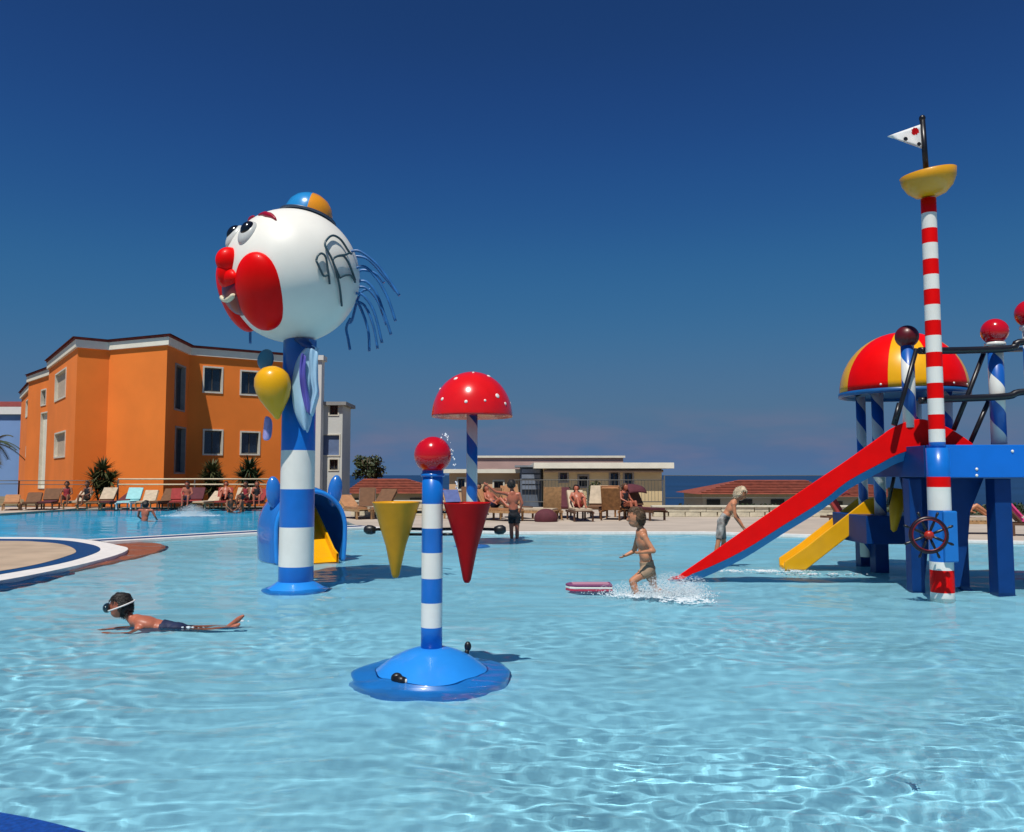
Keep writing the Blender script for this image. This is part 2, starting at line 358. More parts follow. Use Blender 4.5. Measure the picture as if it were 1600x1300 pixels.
# ------------------------------------------------------------------ front cone fountain
def build_cone_fountain():
    c = G(674, 1045); D = c.y; z = lambda py: zat(py, D)
    r = empty('water_play_post', (c.x, c.y, 0), 'blue and white banded water play post with red ball on top and two hanging cones', 'water toy')
    MB().lathe([(.70, -.35), (.695, -.13), (.66, -.095), (.56, -.055), (.455, .02), (.36, .09), (.25, .145), (.16, .175), (.095, .187)], 64).build('dome_base', LBLUE, r)
    ys = [742, 787, 825, 863, 903, 941, 979, 1018]; bl = []
    for i in range(7): bl.append((z(ys[i]), z(ys[i+1]), 1 if i % 2 == 0 else 0))
    bl[0] = (z(733), bl[0][1], 1)
    p = striped_pole(r, .094, bl, 0, 0)
    MB().lathe([(.102, z(745)), (.108, z(744)), (.108, z(741)), (.08, z(737))], 32).build('collar', BLUE, r)
    zb = zat(711, D); MB().ell((0, 0, zb), (.166, .166, .166), seg=48, rings=28).build('ball', pmat('glossy_red', (.55, .003, .01), .18, .05, 4, coat=.5, spec=.4), r)
    for px, mt, ptop, ptip, nm in ((619, CYEL, 784, 903, 'cone_bucket'), (730, CRED, 785, 911, 'cone_bucket')):
        X = A(px, 800, D).x-c.x; zt = z(ptop); zl = z(ptip); h = zt-zl; R = .213
        prof = [(.004, 0), (.022, .004), (.036, .03), (R*.42, h*.42), (R*.985, h*.985), (R, h), (R-.012, h), (R*.4, h*.42), (.01, .05)]
        o = MB().lathe(prof, 48, Matrix.Translation((X, .0, zl))).build(nm, mt, r)
        o['label'] = 'ochre yellow cone bucket' if mt is CYEL else 'dark red cone bucket'
        sx = -1 if X < 0 else 1
        MB().tube([(sx*.09, 0, z(800)), (X-sx*.17, 0, z(800))], .012).build('bracket', BLACKP, r)
        MB().tube([(sx*.09, 0, z(835)), (X-sx*.12, 0, z(835))], .012).build('bracket', BLACKP, r)
    for sx, px in ((-1, 576), (1, 780)):
        X = A(px, 829, D).x-c.x; za = z(829)
        MB().tube([(sx*.08, .04, za+.01), (sx*.3, .26, za), (X*.9, .16, za), (X, .1, za)], .014).build('water_arm', BLACKP, r)
        MB().lathe([(.0, -.05), (.03, -.045), (.042, -.01), (.042, .03), (.025, .055), (.018, .06)], 20, Matrix.Translation((X, .1, za)) @ Matrix.Rotation(sx*1.5, 4, 'Y')).build('nozzle', BLACK, r)
    for px, py in ((620, 1071), (731, 1010)):
        q = A(px, py, D-.42 if py > 1050 else D+.22); q -= c
        q.z = max(q.z, .02)
        m = MB(); m.ell((0, 0, 0), (.05, .04, .045), seg=16, rings=10); m.tube([(-.01, 0, -.0), (.045, -.03, -.012), (.075, -.04, -.015)], [.04, .036, .03], 14)
        m.tube([(0, 0, -.02), (.01, .03, -.12)], .025, 10)
        if py < 1050: m = MB().ell((0, 0, 0), (.032, .032, .045), seg=16, rings=10).tube([(0, 0, 0), (-.02, -.02, -.12)], .02, 10)
        m.build('nozzle', BLACK, r, q)
        if py > 1050: MB().ell((.082, -.043, -.015), (.01, .012, .02), seg=10, rings=6).build('nozzle_tip', WHITE, r, q)
    MB().ell((.0, -.095, z(744)), (.012, .01, .012), seg=10, rings=6).build('bolt', WHITE, r)
    # drops of water springing from the ball
    rnd = random.Random(3); m = MB()
    for k in range(34):
        t = rnd.random(); a = rnd.uniform(0, 6.28)
        x = .08+.16*t+rnd.uniform(-.01, .01); zz = zb+.16+.06*math.sin(t*4)-.45*t*t*1.2+rnd.uniform(-.02, .02)
        s = rnd.uniform(.003, .008); m.ell((x, -.02+rnd.uniform(-.05, .05), zz), (s, s, s*1.4), seg=6, rings=4)
    o = m.build('water_drops', pmat('water_drop', (.85, .93, 1), .05, .02, spec=.8), None, r.location); tag(o, kind='stuff')
build_cone_fountain()

# ------------------------------------------------------------------ clown column
def build_clown():
    c = G(462, 918); D = c.y; P = Vector((c.x, c.y, 0))
    r = empty('clown_water_column', P, 'tall blue and white column carrying a huge white clown head with red cheeks', 'water toy')
    L = lambda px, py, dd=0: A(px, py, D+dd)-P
    z = lambda py: zat(py, D, 462)
    bl = [(z(532), z(704), 1), (z(704), z(764), 0), (z(764), z(823), 1), (z(823), z(884), 0), (z(884), -.36, 1)]
    striped_pole(r, .262, bl, 0, 0, 56, .25)
    MB().lathe([(.46, -.36), (.5, -.1), (.42, .0), (.36, .035), (.30, .075), (.263, .10)], 56).build('flange', LBLUE, r)
    hc = A(457, 432, D)-P; R = 1.03
    Fv = Vector((-.745, -.64, .08)).normalized(); HU = Vector((.27, .10, .95)).normalized(); U = (HU-Fv*Fv.dot(HU)).normalized(); N = U.cross(Fv).normalized()
    dirn = lambda f, u, n: (Fv*f+U*u+N*n)
    head = MB().ell(hc, (R, R, R), seg=72, rings=44).build('head', pmat('white_fibreglass', (.82, .81, .74), .42, .04, 2, coat=.12, spec=.3), r)
    # cheeks
    for n_ in (1, -1):
        d = dirn(.72, -.47, .50*n_).normalized(); side = d.cross(U).normalized(); upv = side.cross(d)
        M = basis(side, upv, d)
        o = MB().ell(hc+d*R*.86, (.40, .59, .25), M, 48, 28).build('cheek', RED, r)
    # mouth
    d = dirn(.86, -.52, .0).normalized(); side = d.cross(U).normalized(); upv = side.cross(d)
    MB().ell(hc+d*R*.93, (.34, .30, .16), basis(side, upv, d), 36, 20).build('mouth', pmat('dark_mouth_red', (.16, .0, .01), .3, .1, 4, coat=.3), r)
    tp = []
    for k in range(11):
        a = -.9+1.8*k/10; d = dirn(.92, -.46-.10*math.cos(a*1.4), .30*math.sin(a)).normalized(); tp.append(hc+d*R*1.085)
    MB().tube(tp, [.02]+[.04]*9+[.02], 10).build('teeth', pmat('cream_teeth', (.75, .68, .48), .4, .1, 5), r)
    # lips curling out towards the nose
    d = dirn(1.0, -.27, 0).normalized(); side = d.cross(U).normalized(); upv = side.cross(d)
    MB().ell(hc+d*R*.98, (.27, .16, .13), basis(side, upv, d), 30, 18).build('upper_lip', RED, r)
    # nose : tapering bulb
    d = dirn(1.0, .02, 0).normalized(); side = N; M = basis(side, U, -side.cross(U))
    m = MB().ell(hc+dirn(.99, -.01, .035)*R, (.155, .20, .20), basis(N, U, Fv), 32, 20); m.ell(hc+dirn(.98, -.17, .03)*R, (.115, .22, .16), basis(N, U, Fv), 24, 14); m.build('nose', RED, r)
    # eyes
    for n_ in (1, -1):
        d = dirn(.86, .40, .24*n_).normalized(); side = d.cross(U).normalized(); upv = side.cross(d)
        MB().ell(hc+d*R*.975, (.15, .21, .10), basis(side, upv, d), 28, 16).build('eye', pmat('grey_white_eye', (.55, .57, .55), .3, .05), r)
        MB().ell(hc+d*R*1.015+upv*.04-side*.01, (.10, .135, .10), basis(side, upv, d), 24, 14).build('pupil', pmat('gloss_black', (.006, .007, .01), .15, .05, coat=.5), r)
        bp = []
        for k in range(9):
            t = k/8-.5; dd = dirn(.62-.12*abs(t), .70-.40*t*t, n_*.28+.42*t).normalized(); bp.append(hc+dd*R*1.01)
        MB().tube(bp, [.01, .025, .035, .045, .045, .045, .035, .025, .01], 10).build('eyebrow', pmat('crimson_brow', (.33, .0, .02), .35, .1), r)
    # hat
    ax = Vector((.19, .13, .97)).normalized(); hb = hc+ax*.955*R; xx = (Fv-ax*ax.dot(Fv)).normalized(); yy = ax.cross(xx)
    HM = Matrix.Translation(hb) @ basis(xx, yy, ax).to_4x4()
    prof = [(.375, .0), (.37, .11), (.335, .22), (.265, .31), (.165, .375), (.07, .402), (.002, .405)]; seg = 48; vs = []; fs = []; mi = []
    for rr, zz in prof:
        for k in range(seg): a = 2*math.pi*k/seg; vs.append(HM @ Vector((rr*math.cos(a), rr*math.sin(a), zz)))
    for j in range(len(prof)-1):
        for k in range(seg):
            fs.append((j*seg+k, j*seg+(k+1) % seg, (j+1)*seg+(k+1) % seg, (j+1)*seg+k)); mi.append(int(((k+.5)/seg*4+.35) % 4) % 2)
    MB().add(vs, fs, mi, True).build('hat', [pmat('sky_blue_hat', (.02, .26, .62), .25, .05, coat=.4), pmat('orange_hat', (.80, .30, .01), .25, .05, coat=.4)], r)
    MB().lathe([(.37, -.02), (.44, -.015), (.45, .01), (.40, .03), (.38, .02)], 48, HM).build('hat_brim', pmat('dark_brim', (.03, .06, .12), .4, .1), r)
    # hair
    HB = pmat('blue_hair_tube', (.025, .14, .38), .35, .2, 6); HG = pmat('grey_hair_tube', (.03, .07, .09), .35, .2, 6)
    def on_sphere(px, py, lift=.05):
        d = ray(px, py); o = Vector((0, 0, EYE))-(hc+P); a = d.dot(d); b = 2*o.dot(d); cc = o.dot(o)-(R+lift)**2; q = b*b-4*a*cc
        if q < 0: return A(px, py, (hc+P).y-.05)-P
        return Vector((0, 0, EYE))+d*((-b-math.sqrt(q))/(2*a))-P
    near = [[(534, 478), (530, 445), (520, 408), (508, 384), (512, 373), (521, 368), (533, 375), (545, 393), (549, 397)],
            [(546, 395), (540, 398), (528, 400), (520, 406), (524, 418), (531, 434)], [(531, 434), (540, 430), (549, 431), (555, 441)],
            [(529, 400), (538, 401), (547, 416), (555, 438)], [(494, 407), (497, 399), (503, 396), (509, 402), (512, 420), (515, 444)], [(494, 407), (500, 420), (506, 431), (513, 429)]]
    for L_ in near:
        pts = [on_sphere(*q) for q in L_]
        MB().tube([Vector(p) for p in dense(pts, 4)], .017, 8).build('hair_strand', HG, r)
    back = [([(547, 393), (563, 393), (588, 412), (608, 438), (624, 462)], -.2), ([(551, 400), (575, 405), (600, 432), (618, 455)], .5),
            ([(554, 420), (570, 417), (590, 437), (606, 466), (618, 502)], -.1), ([(552, 432), (566, 422), (588, 428), (600, 442)], .3),
            ([(556, 441), (572, 440), (588, 458), (600, 490), (611, 523)], .1), ([(557, 449), (572, 450), (590, 470), (604, 508)], .6),
            ([(556, 458), (568, 462), (584, 486), (597, 536)], -.1), ([(554, 466), (563, 480), (575, 515), (577, 549)], .2),
            ([(553, 470), (570, 478), (583, 508), (590, 545)], .6), ([(548, 497), (541, 512), (544, 530), (547, 547)], .5),
            ([(545, 505), (550, 500), (558, 470), (566, 455), (580, 452)], .7),
            ([(380, 500), (366, 486), (362, 500)], .6), ([(392, 505), (391, 520), (391, 537)], .6)]
    for L_, dd in back:
        pts = [L(px, py, dd) for px, py in L_]
        MB().tube(dense(pts, 5), [.022]*(len(pts)*5-4), 8).build('hair_strand', HB, r)
    # bow tie: yellow knot and blue ribbon wings
    kc = L(427, 607, -.45)
    MB().lathe([(.002, -.47), (.035, -.45), (.075, -.38), (.14, -.28), (.215, -.15), (.255, -.03), (.268, .07), (.25, .18), (.20, .26), (.12, .315), (.05, .332), (.002, .335)], 44, Matrix.Translation(kc) @ Matrix.Rotation(math.radians(-9), 4, 'Y')).build('bow_knot', YEL, r)
    MB().tube([kc+Vector((.12, .1, 0)), Vector((-.1, -.1, kc.z))], .04, 10).build('knot_arm', YEL, r)
    RB = pmat('pale_blue_ribbon', (.36, .58, .76), .3, .1, 3, coat=.3); RP = pmat('purple_ribbon', (.10, .09, .40), .35, .2, 5)
    def sheet(name, rows, mat, th=.025):
        # rows: list of lists of 3D points
        m = MB(); nr = len(rows); nc = len(rows[0]); m.add([p for rw in rows for p in rw], [(i*nc+j, i*nc+j+1, (i+1)*nc+j+1, (i+1)*nc+j) for i in range(nr-1) for j in range(nc-1)], 0, True)
        o = m.build(name, mat, r); s = o.modifiers.new('solid', 'SOLIDIFY'); s.thickness = th; s.offset = 0; sb = o.modifiers.new('sub', 'SUBSURF'); sb.levels = sb.render_levels = 2; return o
    def rib(spec, mat, nm, bulge=.14, base=-.33):
        rows = []
        for py, xa, xb in spec:
            rows.append([L(xa+(xb-xa)*q/4, py-3*math.sin(q*1.3), base-bulge*math.sin(math.pi*q/4)+.05*math.sin(q*2.2+py*.05)) for q in range(5)])
        return sheet(nm, rows, mat)
    rib([(541, 480, 500), (550, 470, 498), (566, 461, 496), (590, 456, 493), (615, 455, 491), (640, 458, 490), (658, 465, 487), (675, 475, 481)], RB, 'bow_ribbon')
    rib([(546, 482, 497), (560, 482, 497), (580, 484, 497), (600, 486, 497), (613, 489, 500), (625, 486, 496), (650, 482, 489)], RB, 'bow_ribbon', .08, -.44)
    rib([(553, 470, 479), (575, 467, 477), (600, 468, 480), (625, 473, 485), (648, 479, 485)], RP, 'ribbon_lining', .03, -.50)
    MB().tube([L(462, 530, -.3), L(478, 536, -.42), L(490, 546, -.45)], [.03, .07, .03], 10).build('ribbon_fold', DBLUE, r)
    MB().ell(L(415, 562, -.1), (.125, .05, .165), Matrix.Rotation(.2, 3, 'Y')).build('bow_wing', pmat('teal_wing', (.05, .20, .30), .35, .1), r)
    sheet('bow_wing', [[L(413, 648, .2), L(420, 650, .15), L(426, 655, .2)], [L(412, 668, .2), L(418, 668, .12), L(426, 672, .2)], [L(409, 688, .2), L(416, 690, .14), L(424, 687, .2)]], pmat('lilac_ribbon', (.34, .33, .66), .4, .25, 9))
    for px in (412, 424): pass
build_clown()

# ------------------------------------------------------------------ mushroom
def build_mushroom():
    D = 20.3; c = A(737, 850, D); r = empty('mushroom_fountain', (c.x, c.y, 0), 'red mushroom fountain with white spots on a blue and white twisted stem', 'water toy')
    zr = zat(650, D, 736); zc = zat(581, D, 736); h = zc-zr; R = .985
    prof = [(R*.93, zr+.0), (R, zr-.03), (R*1.005, zr+.02)]+[(R*math.cos(a), zr+h*math.sin(a)) for a in [i*math.pi/2/14 for i in range(1, 14)]]+[(.001, zc)]
    MB().lathe(prof, 64).build('mushroom_cap', pmat('mushroom_red', (.74, .008, .008), .22, .05, 4, coat=.5, spec=.35), r)
    MB().lathe([(.1, zr+.12), (.55, zr+.06), (R*.94, zr)], 48, caps=False).build('cap_underside', WHITE, r)
    MB().lathe([(.135, -.36), (.135, zr+.1)], 28).build('stem', SPIRAL2, r)
    MB().lathe([(.45, -.36), (.40, -.1), (.25, .0), (.14, .04)], 32).build('base_plate', LBLUE, r)
    rnd = random.Random(5); spots = [(-.38, .80, .055), (.42, .88, .05), (.64, .40, .06), (.83, .24, .04), (-.69, .33, .045), (.04, .95, .03), (-.82, .62, .035), (-.1, .25, .04), (.35, .28, .03)]
    wm = pmat('white_spot', (.8, .74, .70), .4, .05)
    def put(d, s):
        d = d.normalized(); p = Vector((R*d.x, R*d.y, zr+h*d.z)); nrm = Vector((d.x/R, d.y/R, d.z/h)).normalized(); MB().ell(p, (s, s, .018), axis_rot(nrm), 16, 8).build('spot', wm, r)
    for sx, sz, s in spots:
        y2 = max(.02, 1-sx*sx-sz*sz); put(Vector((sx, -math.sqrt(y2), sz)), s)
    for k in range(9):
        a = rnd.uniform(.1, 3.0); put(Vector((math.cos(a), math.sin(a), rnd.uniform(.15, .9))), .05)
build_mushroom()

# ------------------------------------------------------------------ blue animal slide behind the clown column
def build_hood_slide():
    c = G(470, 873); D = c.y; P = Vector((c.x, c.y, 0)); L = lambda px, py, dd=0: A(px, py, D+dd)-P
    RZ = math.radians(34)
    r = empty('blue_animal_slide', P, 'rounded blue animal shaped toddler slide with ears behind the striped column', 'slide', None, RZ)
    # shell: arch swept front to back, bulging
    sx = (527-411)/2/F*D; cx = 0; zt = zat(763, D, 470)
    HBm = pmat('mid_blue_fibreglass', (.02, .16, .52), .25, .08, 3, coat=.5)
    rows = []; ny = 9; na = 26
    for i in range(ny):
        t = i/(ny-1); y = -.55+1.5*t; k = .93+.09*math.sin(math.pi*min(1, t*1.3)); k *= (1-.28*max(0, t-.6)/.4)
        row = []
        for j in range(na+1):
            a = math.pi*(-.13+1.26*j/na); row.append(Vector((cx+sx*k*math.cos(a), y, .62+(zt-.62)*k*math.sin(a) if math.sin(a) > 0 else .62+1.0*math.sin(a)*2.2)))
        rows.append(row)
    m = MB(); nc = na+1; m.add([p for rw in rows for p in rw], [(i*nc+j, i*nc+j+1, (i+1)*nc+j+1, (i+1)*nc+j) for i in range(ny-1) for j in range(na)], 0, True)
    o = m.build('body_shell', HBm, r); s = o.modifiers.new('solid', 'SOLIDIFY'); s.thickness = .05
    MB().tube([p+Vector((0, -.02, 0)) for p in rows[0]], .045, 10).build('rim', LBLUE, r)
    MB().box((cx, .75, .3), (sx*1.5, .08, 1.3)).build('rear_panel', DBLUE, r)
    for px, tp in ((413, 748), (512, 746)):
        b = L(px, 790, -.3); t_ = L(px, tp, -.3); mid = (b+t_)/2
        MB().ell(mid, (.15, .13, (t_.z-b.z)/2+.05), Matrix.Rotation(-.1 if px < 450 else .12, 3, 'Y'), 24, 16).build('ear', HBm, r)
    MB().ell(L(437, 810, -.62), (.05, .03, .06), None, 16, 10).build('eye', pmat('pale_eye', (.75, .8, .85), .2, .02), r)
    # yellow chute
    z1 = zat(822, D, 500)
    ax = .12; pts = [(.55, z1+.35), (.1, z1+.05), (-.35, z1-.28), (-.75, .08), (-.95, .0)]
    m = MB(); w = .26; sh = [(-w, .16), (-w, 0), (w, 0), (w, .16), (w+.04, .16), (w+.04, -.05), (-w-.04, -.05), (-w-.04, .16)]
    vs = [Vector((ax+a, y, zz+b)) for y, zz in pts for a, b in sh]; n = len(sh)
    m.add(vs, [(i*n+j, i*n+(j+1) % n, (i+1)*n+(j+1) % n, (i+1)*n+j) for i in range(len(pts)-1) for j in range(n)]); m.build('chute', YEL, r)
build_hood_slide()

# ------------------------------------------------------------------ play platform with mast (right)
def build_ship():
    PM = []
    cM = G(1473, 934); D = cM.y
    r = empty('pirate_play_platform', (cM.x, cM.y, 0), 'blue raised play platform with black railings, spiral posts and domed roof', 'play structure')
    O = Vector((cM.x, cM.y, 0)); L = lambda px, py, dd=0: A(px, py, D+dd)-O
    z = lambda py, dd=0: zat(py, D+dd, 1470)
    # deck: beam fascia + floor
    c0 = L(1450, 695, .25); c1 = L(1450, 746, .25); X0 = c0.x; zt = c0.z; zb = c1.z; Yf = c0.y
    m = MB().box((X0+2.6, Yf+.03, (zt+zb)/2), (5.2, .06, zt-zb)); bevel(m.build('fascia_beam', pmat('fascia_blue', (.0, .16, .66), .35, .05, 3, coat=.2), r), .008)
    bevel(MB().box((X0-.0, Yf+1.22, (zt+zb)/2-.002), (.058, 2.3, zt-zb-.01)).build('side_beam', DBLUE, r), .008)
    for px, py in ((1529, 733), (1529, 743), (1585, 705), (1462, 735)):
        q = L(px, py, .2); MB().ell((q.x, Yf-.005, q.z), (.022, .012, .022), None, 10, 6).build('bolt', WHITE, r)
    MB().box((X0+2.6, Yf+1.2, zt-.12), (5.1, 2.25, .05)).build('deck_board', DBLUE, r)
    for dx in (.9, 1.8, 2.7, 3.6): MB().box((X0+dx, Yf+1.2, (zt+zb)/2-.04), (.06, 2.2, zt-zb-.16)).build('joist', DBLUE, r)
    # supports
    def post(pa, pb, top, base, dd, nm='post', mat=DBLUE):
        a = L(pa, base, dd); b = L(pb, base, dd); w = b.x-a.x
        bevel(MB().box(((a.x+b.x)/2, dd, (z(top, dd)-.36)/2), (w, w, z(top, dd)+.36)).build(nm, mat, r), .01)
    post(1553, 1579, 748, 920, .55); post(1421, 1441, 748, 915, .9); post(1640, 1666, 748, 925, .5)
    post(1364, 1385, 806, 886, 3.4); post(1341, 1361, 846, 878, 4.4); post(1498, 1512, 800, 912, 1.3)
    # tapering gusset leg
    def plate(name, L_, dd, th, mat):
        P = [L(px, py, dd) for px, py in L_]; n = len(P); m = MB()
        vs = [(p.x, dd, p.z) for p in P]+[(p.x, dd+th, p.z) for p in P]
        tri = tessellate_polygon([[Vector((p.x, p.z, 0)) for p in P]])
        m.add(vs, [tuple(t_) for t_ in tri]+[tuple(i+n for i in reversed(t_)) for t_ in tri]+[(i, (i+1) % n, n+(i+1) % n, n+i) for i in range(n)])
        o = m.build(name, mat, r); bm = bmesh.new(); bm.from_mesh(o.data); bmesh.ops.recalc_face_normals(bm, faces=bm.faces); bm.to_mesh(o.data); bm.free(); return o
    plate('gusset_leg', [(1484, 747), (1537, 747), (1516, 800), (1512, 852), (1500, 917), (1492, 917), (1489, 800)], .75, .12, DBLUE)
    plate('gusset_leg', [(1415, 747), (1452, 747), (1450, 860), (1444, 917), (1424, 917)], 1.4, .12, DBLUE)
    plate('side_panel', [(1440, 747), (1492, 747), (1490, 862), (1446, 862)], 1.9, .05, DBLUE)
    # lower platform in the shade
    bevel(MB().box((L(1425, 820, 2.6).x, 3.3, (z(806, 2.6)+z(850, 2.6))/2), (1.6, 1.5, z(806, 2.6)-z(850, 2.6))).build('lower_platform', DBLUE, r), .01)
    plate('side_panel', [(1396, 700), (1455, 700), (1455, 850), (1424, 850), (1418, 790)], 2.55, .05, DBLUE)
    # hanging yellow bucket under the deck
    q = L(1404, 764, 2.2); MB().lathe([(.01, -.72), (.05, -.68), (.17, 0), (.16, 0), (.04, -.62)], 24, Matrix.Translation(q) @ Matrix.Rotation(.15, 4, 'Y')).build('hanging_cone', CYEL, r)
    MB().tube([L(1400, 722, 2.0), L(1396, 750, 2.0), L(1387, 789, 2.0)], .03, 8).build('strut', BLACKP, r)
    # railings
    z1 = z(547, .35); z2 = z(622, .35)
    def rail(P, rad=.052): MB().tube(dense(P, 4), rad, 10).build('railing', BLACKP, r)
    rail([L(1437, 548, .2), L(1466, 548, .3), L(1520, 547, .35), L(1580, 544, .35), L(1592, 535, .35), L(1640, 532, .3)])
    rail([L(1437, 626, .3), L(1466, 624, .3), L(1520, 622, .35), L(1575, 619, .35), L(1592, 613, .35), L(1640, 610, .3)])
    rail([L(1467, 548, .25), L(1600, 546, 2.2)], .04)
    for P in ([(1537, 552), (1514, 612), (1490, 672)], [(1546, 624), (1516, 692)], [(1432, 545), (1414, 610), (1398, 665)], [(1405, 630), (1396, 664)]):
        MB().tube([L(px, py, .75) for px, py in P], .036, 8).build('diagonal_bar', BLACKP, r)
    # finial posts
    def fin(px, pyb, rad, ybase, dd, mat, ballm, pr, collar=True, label=None):
        ctop = L(px, pyb, dd); zb_ = z(ybase, dd)
        o = MB().lathe([(pr, 0), (pr, ctop.z-zb_-rad*.7)], 28).build('spiral_post', mat, r, (ctop.x, ctop.y, zb_))
        MB().ell(ctop, (rad, rad, rad), None, 36, 22).build('ball_finial', ballm, o.parent)
        if collar: MB().lathe([(pr*1.0, -rad*1.25), (pr*1.35, -rad*1.1), (pr*1.35, -rad*.9), (pr, -rad*.8)], 28, Matrix.Translation(ctop)).build('collar', WHITE, r)
    BR = MATS['glossy_red']
    fin(1554, 518, .19, 694, .5, SPIRAL, BR, .105); fin(1609, 490, .21, 694, .75, SPIRAL, BR, .11); fin(1417, 526, .172, 668, .9, SPIRAL, MAROON, .095, False)
    # domed roof
    dd = 2.9; cc = L(1411, 612, dd); Rd = 93/F*(D+dd); zc = z(520, dd)-cc.z
    seg = 48; prof = [(Rd*math.cos(a), zc*math.sin(a)) for a in [i*math.pi/2/14 for i in range(14)]]+[(.01, zc)]; vs = []; fs = []; mi = []
    for rr, zz in prof:
        for k in range(seg): a = 2*math.pi*k/seg; vs.append(Vector((rr*math.cos(a), rr*math.sin(a), zz)))
    def gore(k):
        a = ((k+.5)/seg*360-270+13+26) % 360    # 0 = towards camera
        return 0 if any(p <= (a-13) % 360 < q for p, q in ((350-45, 350), (26, 71), (107, 152), (188, 233), (260, 282))) else 1
    for j in range(len(prof)-1):
        for k in range(seg): fs.append((j*seg+k, j*seg+(k+1) % seg, (j+1)*seg+(k+1) % seg, (j+1)*seg+k)); mi.append(gore(k))
    o = MB().add(vs, fs, mi, True).build('dome_roof', [RED, YEL], r, cc); o.rotation_euler = (.0, math.radians(-1.2), 0)
    s_ = o.modifiers.new('solid', 'SOLIDIFY'); s_.thickness = .03
    MB().lathe([(Rd*1.0, -.01), (Rd*1.02, -.015), (Rd*1.02, -.09), (Rd*.97, -.09), (Rd*.97, -.02)], 64, Matrix.Translation(cc), caps=False).build('roof_rim', pmat('rim_blue', (.01, .10, .30), .35, .1), r)
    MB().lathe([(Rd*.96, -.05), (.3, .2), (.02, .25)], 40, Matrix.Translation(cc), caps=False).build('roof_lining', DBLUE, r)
    for k in range(5):
        a = math.radians(-90+(k-2)*22); MB().ell(cc+Vector((Rd*.99*math.cos(a), Rd*.99*math.sin(a), .05)), (.02, .02, .02), None, 10, 6).build('bolt', WHITE, r)
    for px, base, dq, pr in ((1345, 870, 3.6, .085), (1371, 812, 2.9, .10), (1479, 700, 2.4, .095), (1432, 700, 3.8, .09)):
        q = L(px, 640, dq); zb_ = z(base, dq)
        MB().lathe([(pr, 0), (pr, cc.z-zb_-.03)], 24).build('spiral_post', SPIRAL, r, (q.x, q.y, zb_))
    # mast
    ms = empty('striped_mast', O, 'tall red and white striped mast topped by a yellow crow nest and white pennant', 'mast')
    ylist = [(311, 2), (334, 0), (358, 2), (381, 0), (406, 2), (430, 0), (453, 2), (477, 0), (501.5, 2), (525, 0), (551, 2), (574, 0), (599, 2), (623, 0), (648, 2), (671, 0), (691, 1), (704, 1)]
    zz = lambda py: zat(py, D, 1465)
    bl = [(zz(ylist[i][0]), zz(ylist[i+1][0]), ylist[i][1]) for i in range(len(ylist)-1)]; striped_pole(ms, .107, bl, 0, 0, 40, .102)
    bl = [(zz(700), zz(745), 1), (zz(745), zz(761), 2), (zz(761), zz(797), 0), (zz(797), zz(877), 1), (zz(877), zz(890), 0), (zz(890), zz(925), 2), (zz(925), -.36, 0)]
    striped_pole(ms, .157, bl, 0, 0, 40, .15, 'lower_pole')
    rot = Matrix.Rotation(math.radians(-9), 4, 'Y') @ Matrix.Rotation(math.radians(4), 4, 'X')
    q = L(1450, 274, 0); MB().lathe([(.10, -.32), (.2, -.29), (.30, -.2), (.36, -.08), (.375, .03), (.36, .04), (.34, .0), (.27, -.15), (.1, -.25), (.01, -.25)], 48, Matrix.Translation(q) @ rot).build('crow_nest', pmat('mustard_bowl', (.72, .33, .005), .35, .08, 4, coat=.3), ms)
    a = L(1447.5, 272); b = L(1441, 185); MB().tube([a, b], .038, 12).build('flag_pole', BLACKP, ms)
    MB().ell(b, (.045, .045, .05)).build('pole_cap', BLACKP, ms)
    fl = []; P0 = (1440, 194); P1 = (1445, 234); T = (1387, 213); rows = []
    for i in range(12):
        t = i/11; row = []
        for j in range(7):
            s2 = j/6; ex = P0[0]+(P1[0]-P0[0])*s2; ey = P0[1]+(P1[1]-P0[1])*s2
            row.append(L(ex+(T[0]-ex)*t, ey+(T[1]-ey)*t, .07*math.sin(t*5+s2)*min(1, t*3)))
        rows.append(row)
    nc = 7; o = MB().add([p for rw in rows for p in rw], [(i*nc+j, i*nc+j+1, (i+1)*nc+j+1, (i+1)*nc+j) for i in range(11) for j in range(nc-1)], 0, True).build('pennant', pmat('white_flag_cloth', (.74, .76, .76), .8, .08, 4), ms)
    s_ = o.modifiers.new('solid', 'SOLIDIFY'); s_.thickness = .008
    for px, py, rr, mt in ((1430, 205, .052, CRED), (1428, 208, .03, CRED), (1415, 217, .03, BLACKP), (1436, 225, .028, BLACKP)):
        m = MB(); pc = L(px, py, -.075); n = 16
        m.add([pc]+[pc+Vector((rr*(1+.18*math.sin(3*k))*math.cos(6.283*k/n), -.004, rr*(1+.18*math.sin(3*k))*math.sin(6.283*k/n))) for k in range(n)], [(0, 1+k, 1+(k+1) % n) for k in range(n)]); o = m.build('flag_emblem', mt, ms)
        s_ = o.modifiers.new('solid', 'SOLIDIFY'); s_.thickness = .006
    # helm
    hx = L(1451, 836, -.42); hl = empty('helm_wheel', O+hx, 'dark ship steering wheel with red ring mounted on the striped mast', 'steering wheel'); hl.rotation_euler = (0, 0, math.radians(-12))
    ring = lambda R_, n=40: [Vector((R_*math.cos(2*math.pi*k/n), 0, R_*math.sin(2*math.pi*k/n))) for k in range(n+1)]
    MB().tube(ring(.225), .028, 10, cap=False).build('rim', pmat('dark_red_wheel', (.018, .003, .008), .35, .1), hl)
    MB().tube([p+Vector((0, -.022, 0)) for p in ring(.205)], .010, 8, cap=False).build('ring', pmat('wheel_red', (.16, .004, .01), .35, .1), hl)
    for k in range(8):
        a_ = math.pi/8+k*math.pi/4; d = Vector((math.cos(a_), 0, math.sin(a_)))
        MB().tube([d*.04, d*.13, d*.225, d*.26, d*.30, d*.33], [.014, .02, .014, .012, .02, .014], 8).build('spoke', BLACKP, hl)
